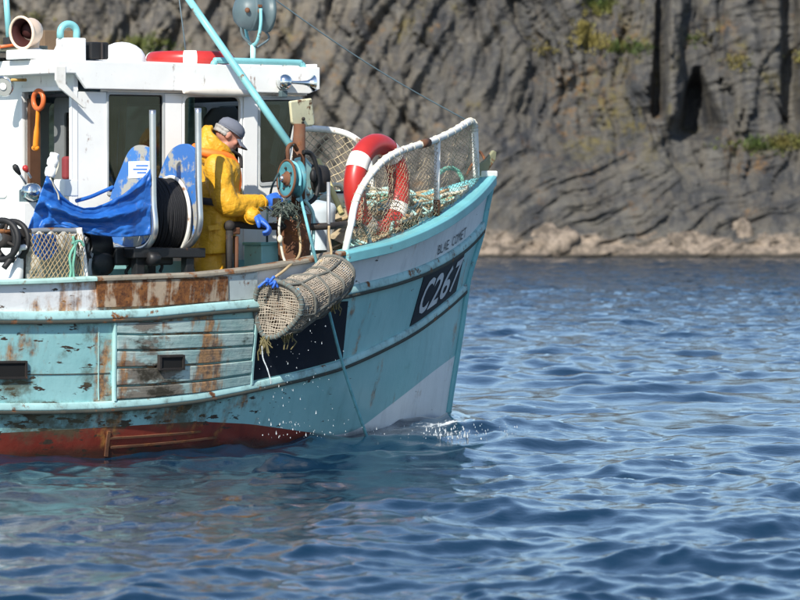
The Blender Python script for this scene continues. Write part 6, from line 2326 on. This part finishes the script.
# baseball cap
cp = MB()
cb = HC + hu * .026 - hf * .008
loft(cp, [(cb, .106, .083, hf, lf), (cb + hu * .03, .108, .085, hf, lf), (cb + hu * .06, .098, .078, hf, lf), (cb + hu * .083, .072, .058, hf, lf), (cb + hu * .094, .03, .025, hf, lf)], 26)
co = cp.build('cap', M['cap'], man)
rows = []
for i in range(9):
    f = i / 8
    rows.append([cb + hf * (.088 + .095 * f * math.cos(x * 1.05) ** .7 - .03 * (1 - math.cos(x * 1.2))) + lf * (.078 * math.sin(x * 1.2)) - hu * (.004 + .030 * f + .012 * (x * x)) for x in np.linspace(-1.15, 1.15, 17)])
bm2 = MB().grid(rows).build('brim', M['cap'], co)
m_ = bm2.modifiers.new('thickness', 'SOLIDIFY'); m_.thickness = .006
MB().ball(cb + hu * .095, (.008, .008, .005)).build('button', M['cap'], co)
MB().torus(cb + hu * .004, hu, .098, .005, 30, 6).build('cap_band', M['cap'], co)
# jacket
jk = MB()
loft(jk, [(mp(209.5, 253.5), .165, .25, fw, lf), (mp(210, 249), .168, .25, fw, lf), (mp(211.5, 232), .178, .25, fw, lf), (mp(214, 214), .178, .245, fw, lf), (mp(216.5, 196), .172, .24, fw, lf), (mp(218.5, 180), .155, .235, fw, lf), (mp(219.5, 168), .145, .225, fw, lf), (mp(220, 160), .125, .18, fw, lf), (mp(220.5, 153), .095, .105, fw, lf)])
for s_, e_, w_ in ((shR, elR, wrR), (shL, elL, wrL)):
    limb(jk, [s_, s_.lerp(e_, .5) - fw * .01, e_, e_.lerp(w_, .5) - Zv * .005, w_], [.106, .098, .090, .078, .060])
jo = jk.build('jacket', M['oilskin'], man, fix=False)
remesh(jo, .011, 2, .034, .10)
# the coat's lower pocket and side seam, standing a little off the cloth
q = [mp(x, y, -.262) for x, y in ((207, 226), (219, 224.5), (220, 229.5), (208, 231))]
MB().panel(q, thick=-lf * .016).build('pocket_flap', M['oilskin'], man, bevel=.004)
# cuffs' wrinkles: rings at elbow
for s_, e_, w_ in ((shR, elR, wrR), (shL, elL, wrL)):
    d_ = (w_ - e_).normalized()
    MB().torus(w_ + d_ * .012, d_, .058, .005, 22, 8).build('cuff', M['oilskin'], man)
# hood lying behind the head and rising to the cap
hd_ = MB()
for lat in np.linspace(-.095, .095, 7):
    arc_ = math.cos(lat / .095 * 1.2)
    limb(hd_, [mp(207, 158, lat), mp(203.5, 147, lat * .95), mp(203 + (1 - arc_) * 6, 134, lat * .8), mp(207 + (1 - arc_) * 6, 127.5, lat * .6)], [.05, .042, .03, .02], 10)
for s_ in (-1, 1):
    limb(hd_, [mp(206, 129, s_ * .06), mp(213, 138, s_ * .10), mp(222, 147, s_ * .105), mp(230, 154, s_ * .07)], [.022, .032, .034, .026], 10)
    limb(hd_, [mp(205, 140, s_ * .08), mp(211, 148, s_ * .11), mp(222, 156, s_ * .09)], [.03, .04, .035], 10)
h_o = hd_.build('hood', M['oilskin'], man, fix=False)
remesh(h_o, .010, 3, .02, .06)
# orange lifejacket collar under the hood, running down the front
lj = MB()
for s_ in (-1, 1):
    limb(lj, [mp(195, 147, s_ * .03), mp(202, 152, s_ * .12), mp(216, 154.5, s_ * .15), mp(229, 157.5, s_ * .115), mp(236, 166, s_ * .09), mp(238.5, 180, s_ * .10), mp(238, 190, s_ * .11)], [.030, .034, .034, .032, .030, .028, .022], 10)
l_o = lj.build('lifejacket_collar', M['orange'] if False else paint('orange_cloth', (.80, .17, .02), .6, dirt=.25), man, fix=False)
remesh(l_o, .010, 2)
# harness belt that runs round his back at elbow height
pts = []
for a in np.linspace(0, 2 * math.pi, 41)[:-1]:
    cc_ = mp(212 + 2.2 * math.cos(a), 203 + 3.5 * math.cos(a))
    pts.append(cc_ + fw * (.181 * math.cos(a)) + lf * (.258 * math.sin(a)))
rows = [[p + Zv * .026 for p in pts], [p - Zv * .026 for p in pts]]
b_o = MB().grid(rows, True, True).build('harness_belt', M['strap'], man)
m_ = b_o.modifiers.new('thickness', 'SOLIDIFY'); m_.thickness = .006; m_.offset = 1
MB().tube(spline([mp(231, 150, -.06), mp(236, 153, -.03), mp(240.5, 157, 0), mp(241, 168, 0)], 12), .013, 8).build('throat_strap', M['strap'], man)
# trousers
tr = MB()
loft(tr, [(mp(209.5, 235), .14, .20, fw, lf), (mp(209.5, 256), .135, .20, fw, lf), (mp(209.5, 268), .125, .19, fw, lf)])
for k_, a_, s_ in ((kneeR, ankR, -1), (kneeL, ankL, 1)):
    limb(tr, [mp(209.5, 262, s_ * .10), k_, a_ + Zv * .04], [.118, .098, .088])
t_o = tr.build('trousers', M['oil_trouser'], man, fix=False)
remesh(t_o, .013, 2, .03, .12)
for a_ in (ankR, ankL):
    bt_ = MB()
    limb(bt_, [a_ + Zv * .10, a_ + Zv * .0, a_ - Zv * .035], [.062, .06, .055])
    limb(bt_, [a_ - Zv * .04 - fw * .03, a_ - Zv * .045 + fw * .17], [.05, .045])
    remesh(bt_.build('boot', M['black'], man, fix=False), .010, 2)
# gloved hands closed on the rope: palm, four fingers of different length, thumb from the side
def glove(wrist, target, curl_axis, palm_n, scale=1.0):
    K = 1.18
    d = (target - wrist).normalized()
    pn = (palm_n - d * palm_n.dot(d)).normalized()
    ac = d.cross(pn)                                   # across the knuckles
    g = MB()
    pc = wrist + d * .065 * K
    limb(g, [wrist - d * .05, wrist, wrist + d * .03], [.046, .040, .038], 12)
    g.ball(pc, (.052 * K, .043 * K, .026 * K), (d, ac, pn))
    for k, (off, ln) in enumerate(((-.035, .078), (-.012, .090), (.012, .085), (.036, .068))):
        b = wrist + d * .115 + ac * off * 1.1
        p1 = b + d * (ln * .42) + pn * .006
        p2 = p1 + (d * .35 + pn * .9).normalized() * (ln * .40)
        p3 = p2 + (-d * .55 + pn * .75).normalized() * (ln * .34)
        limb(g, [b - d * .02, p1, p2, p3], [.0158, .0148, .0135, .0115], 10)
    tb_ = wrist + d * .045 - ac * .038 + pn * .006
    t1 = tb_ + (d * .6 - ac * .5 + pn * .45).normalized() * .036
    t2 = t1 + (d * .75 + ac * .15 + pn * .65).normalized() * .032
    limb(g, [tb_ - d * .01, t1, t2], [.019, .0175, .014], 10)
    o = g.build('glove', M['blue_glove'], man, fix=False)
    remesh(o, .0055, 1)
    return o
tR = mp(270.5, 205, -.10)
glove(wrR + (tR - wrR).normalized() * .02, mp(273, 200, -.10), None, lf * .8 - Zv * .5)
glove(wrL + fw * .015, mp(274, 231, -.32), None, -lf * .1 - fw * .35 - Zv * .9, 1.0)
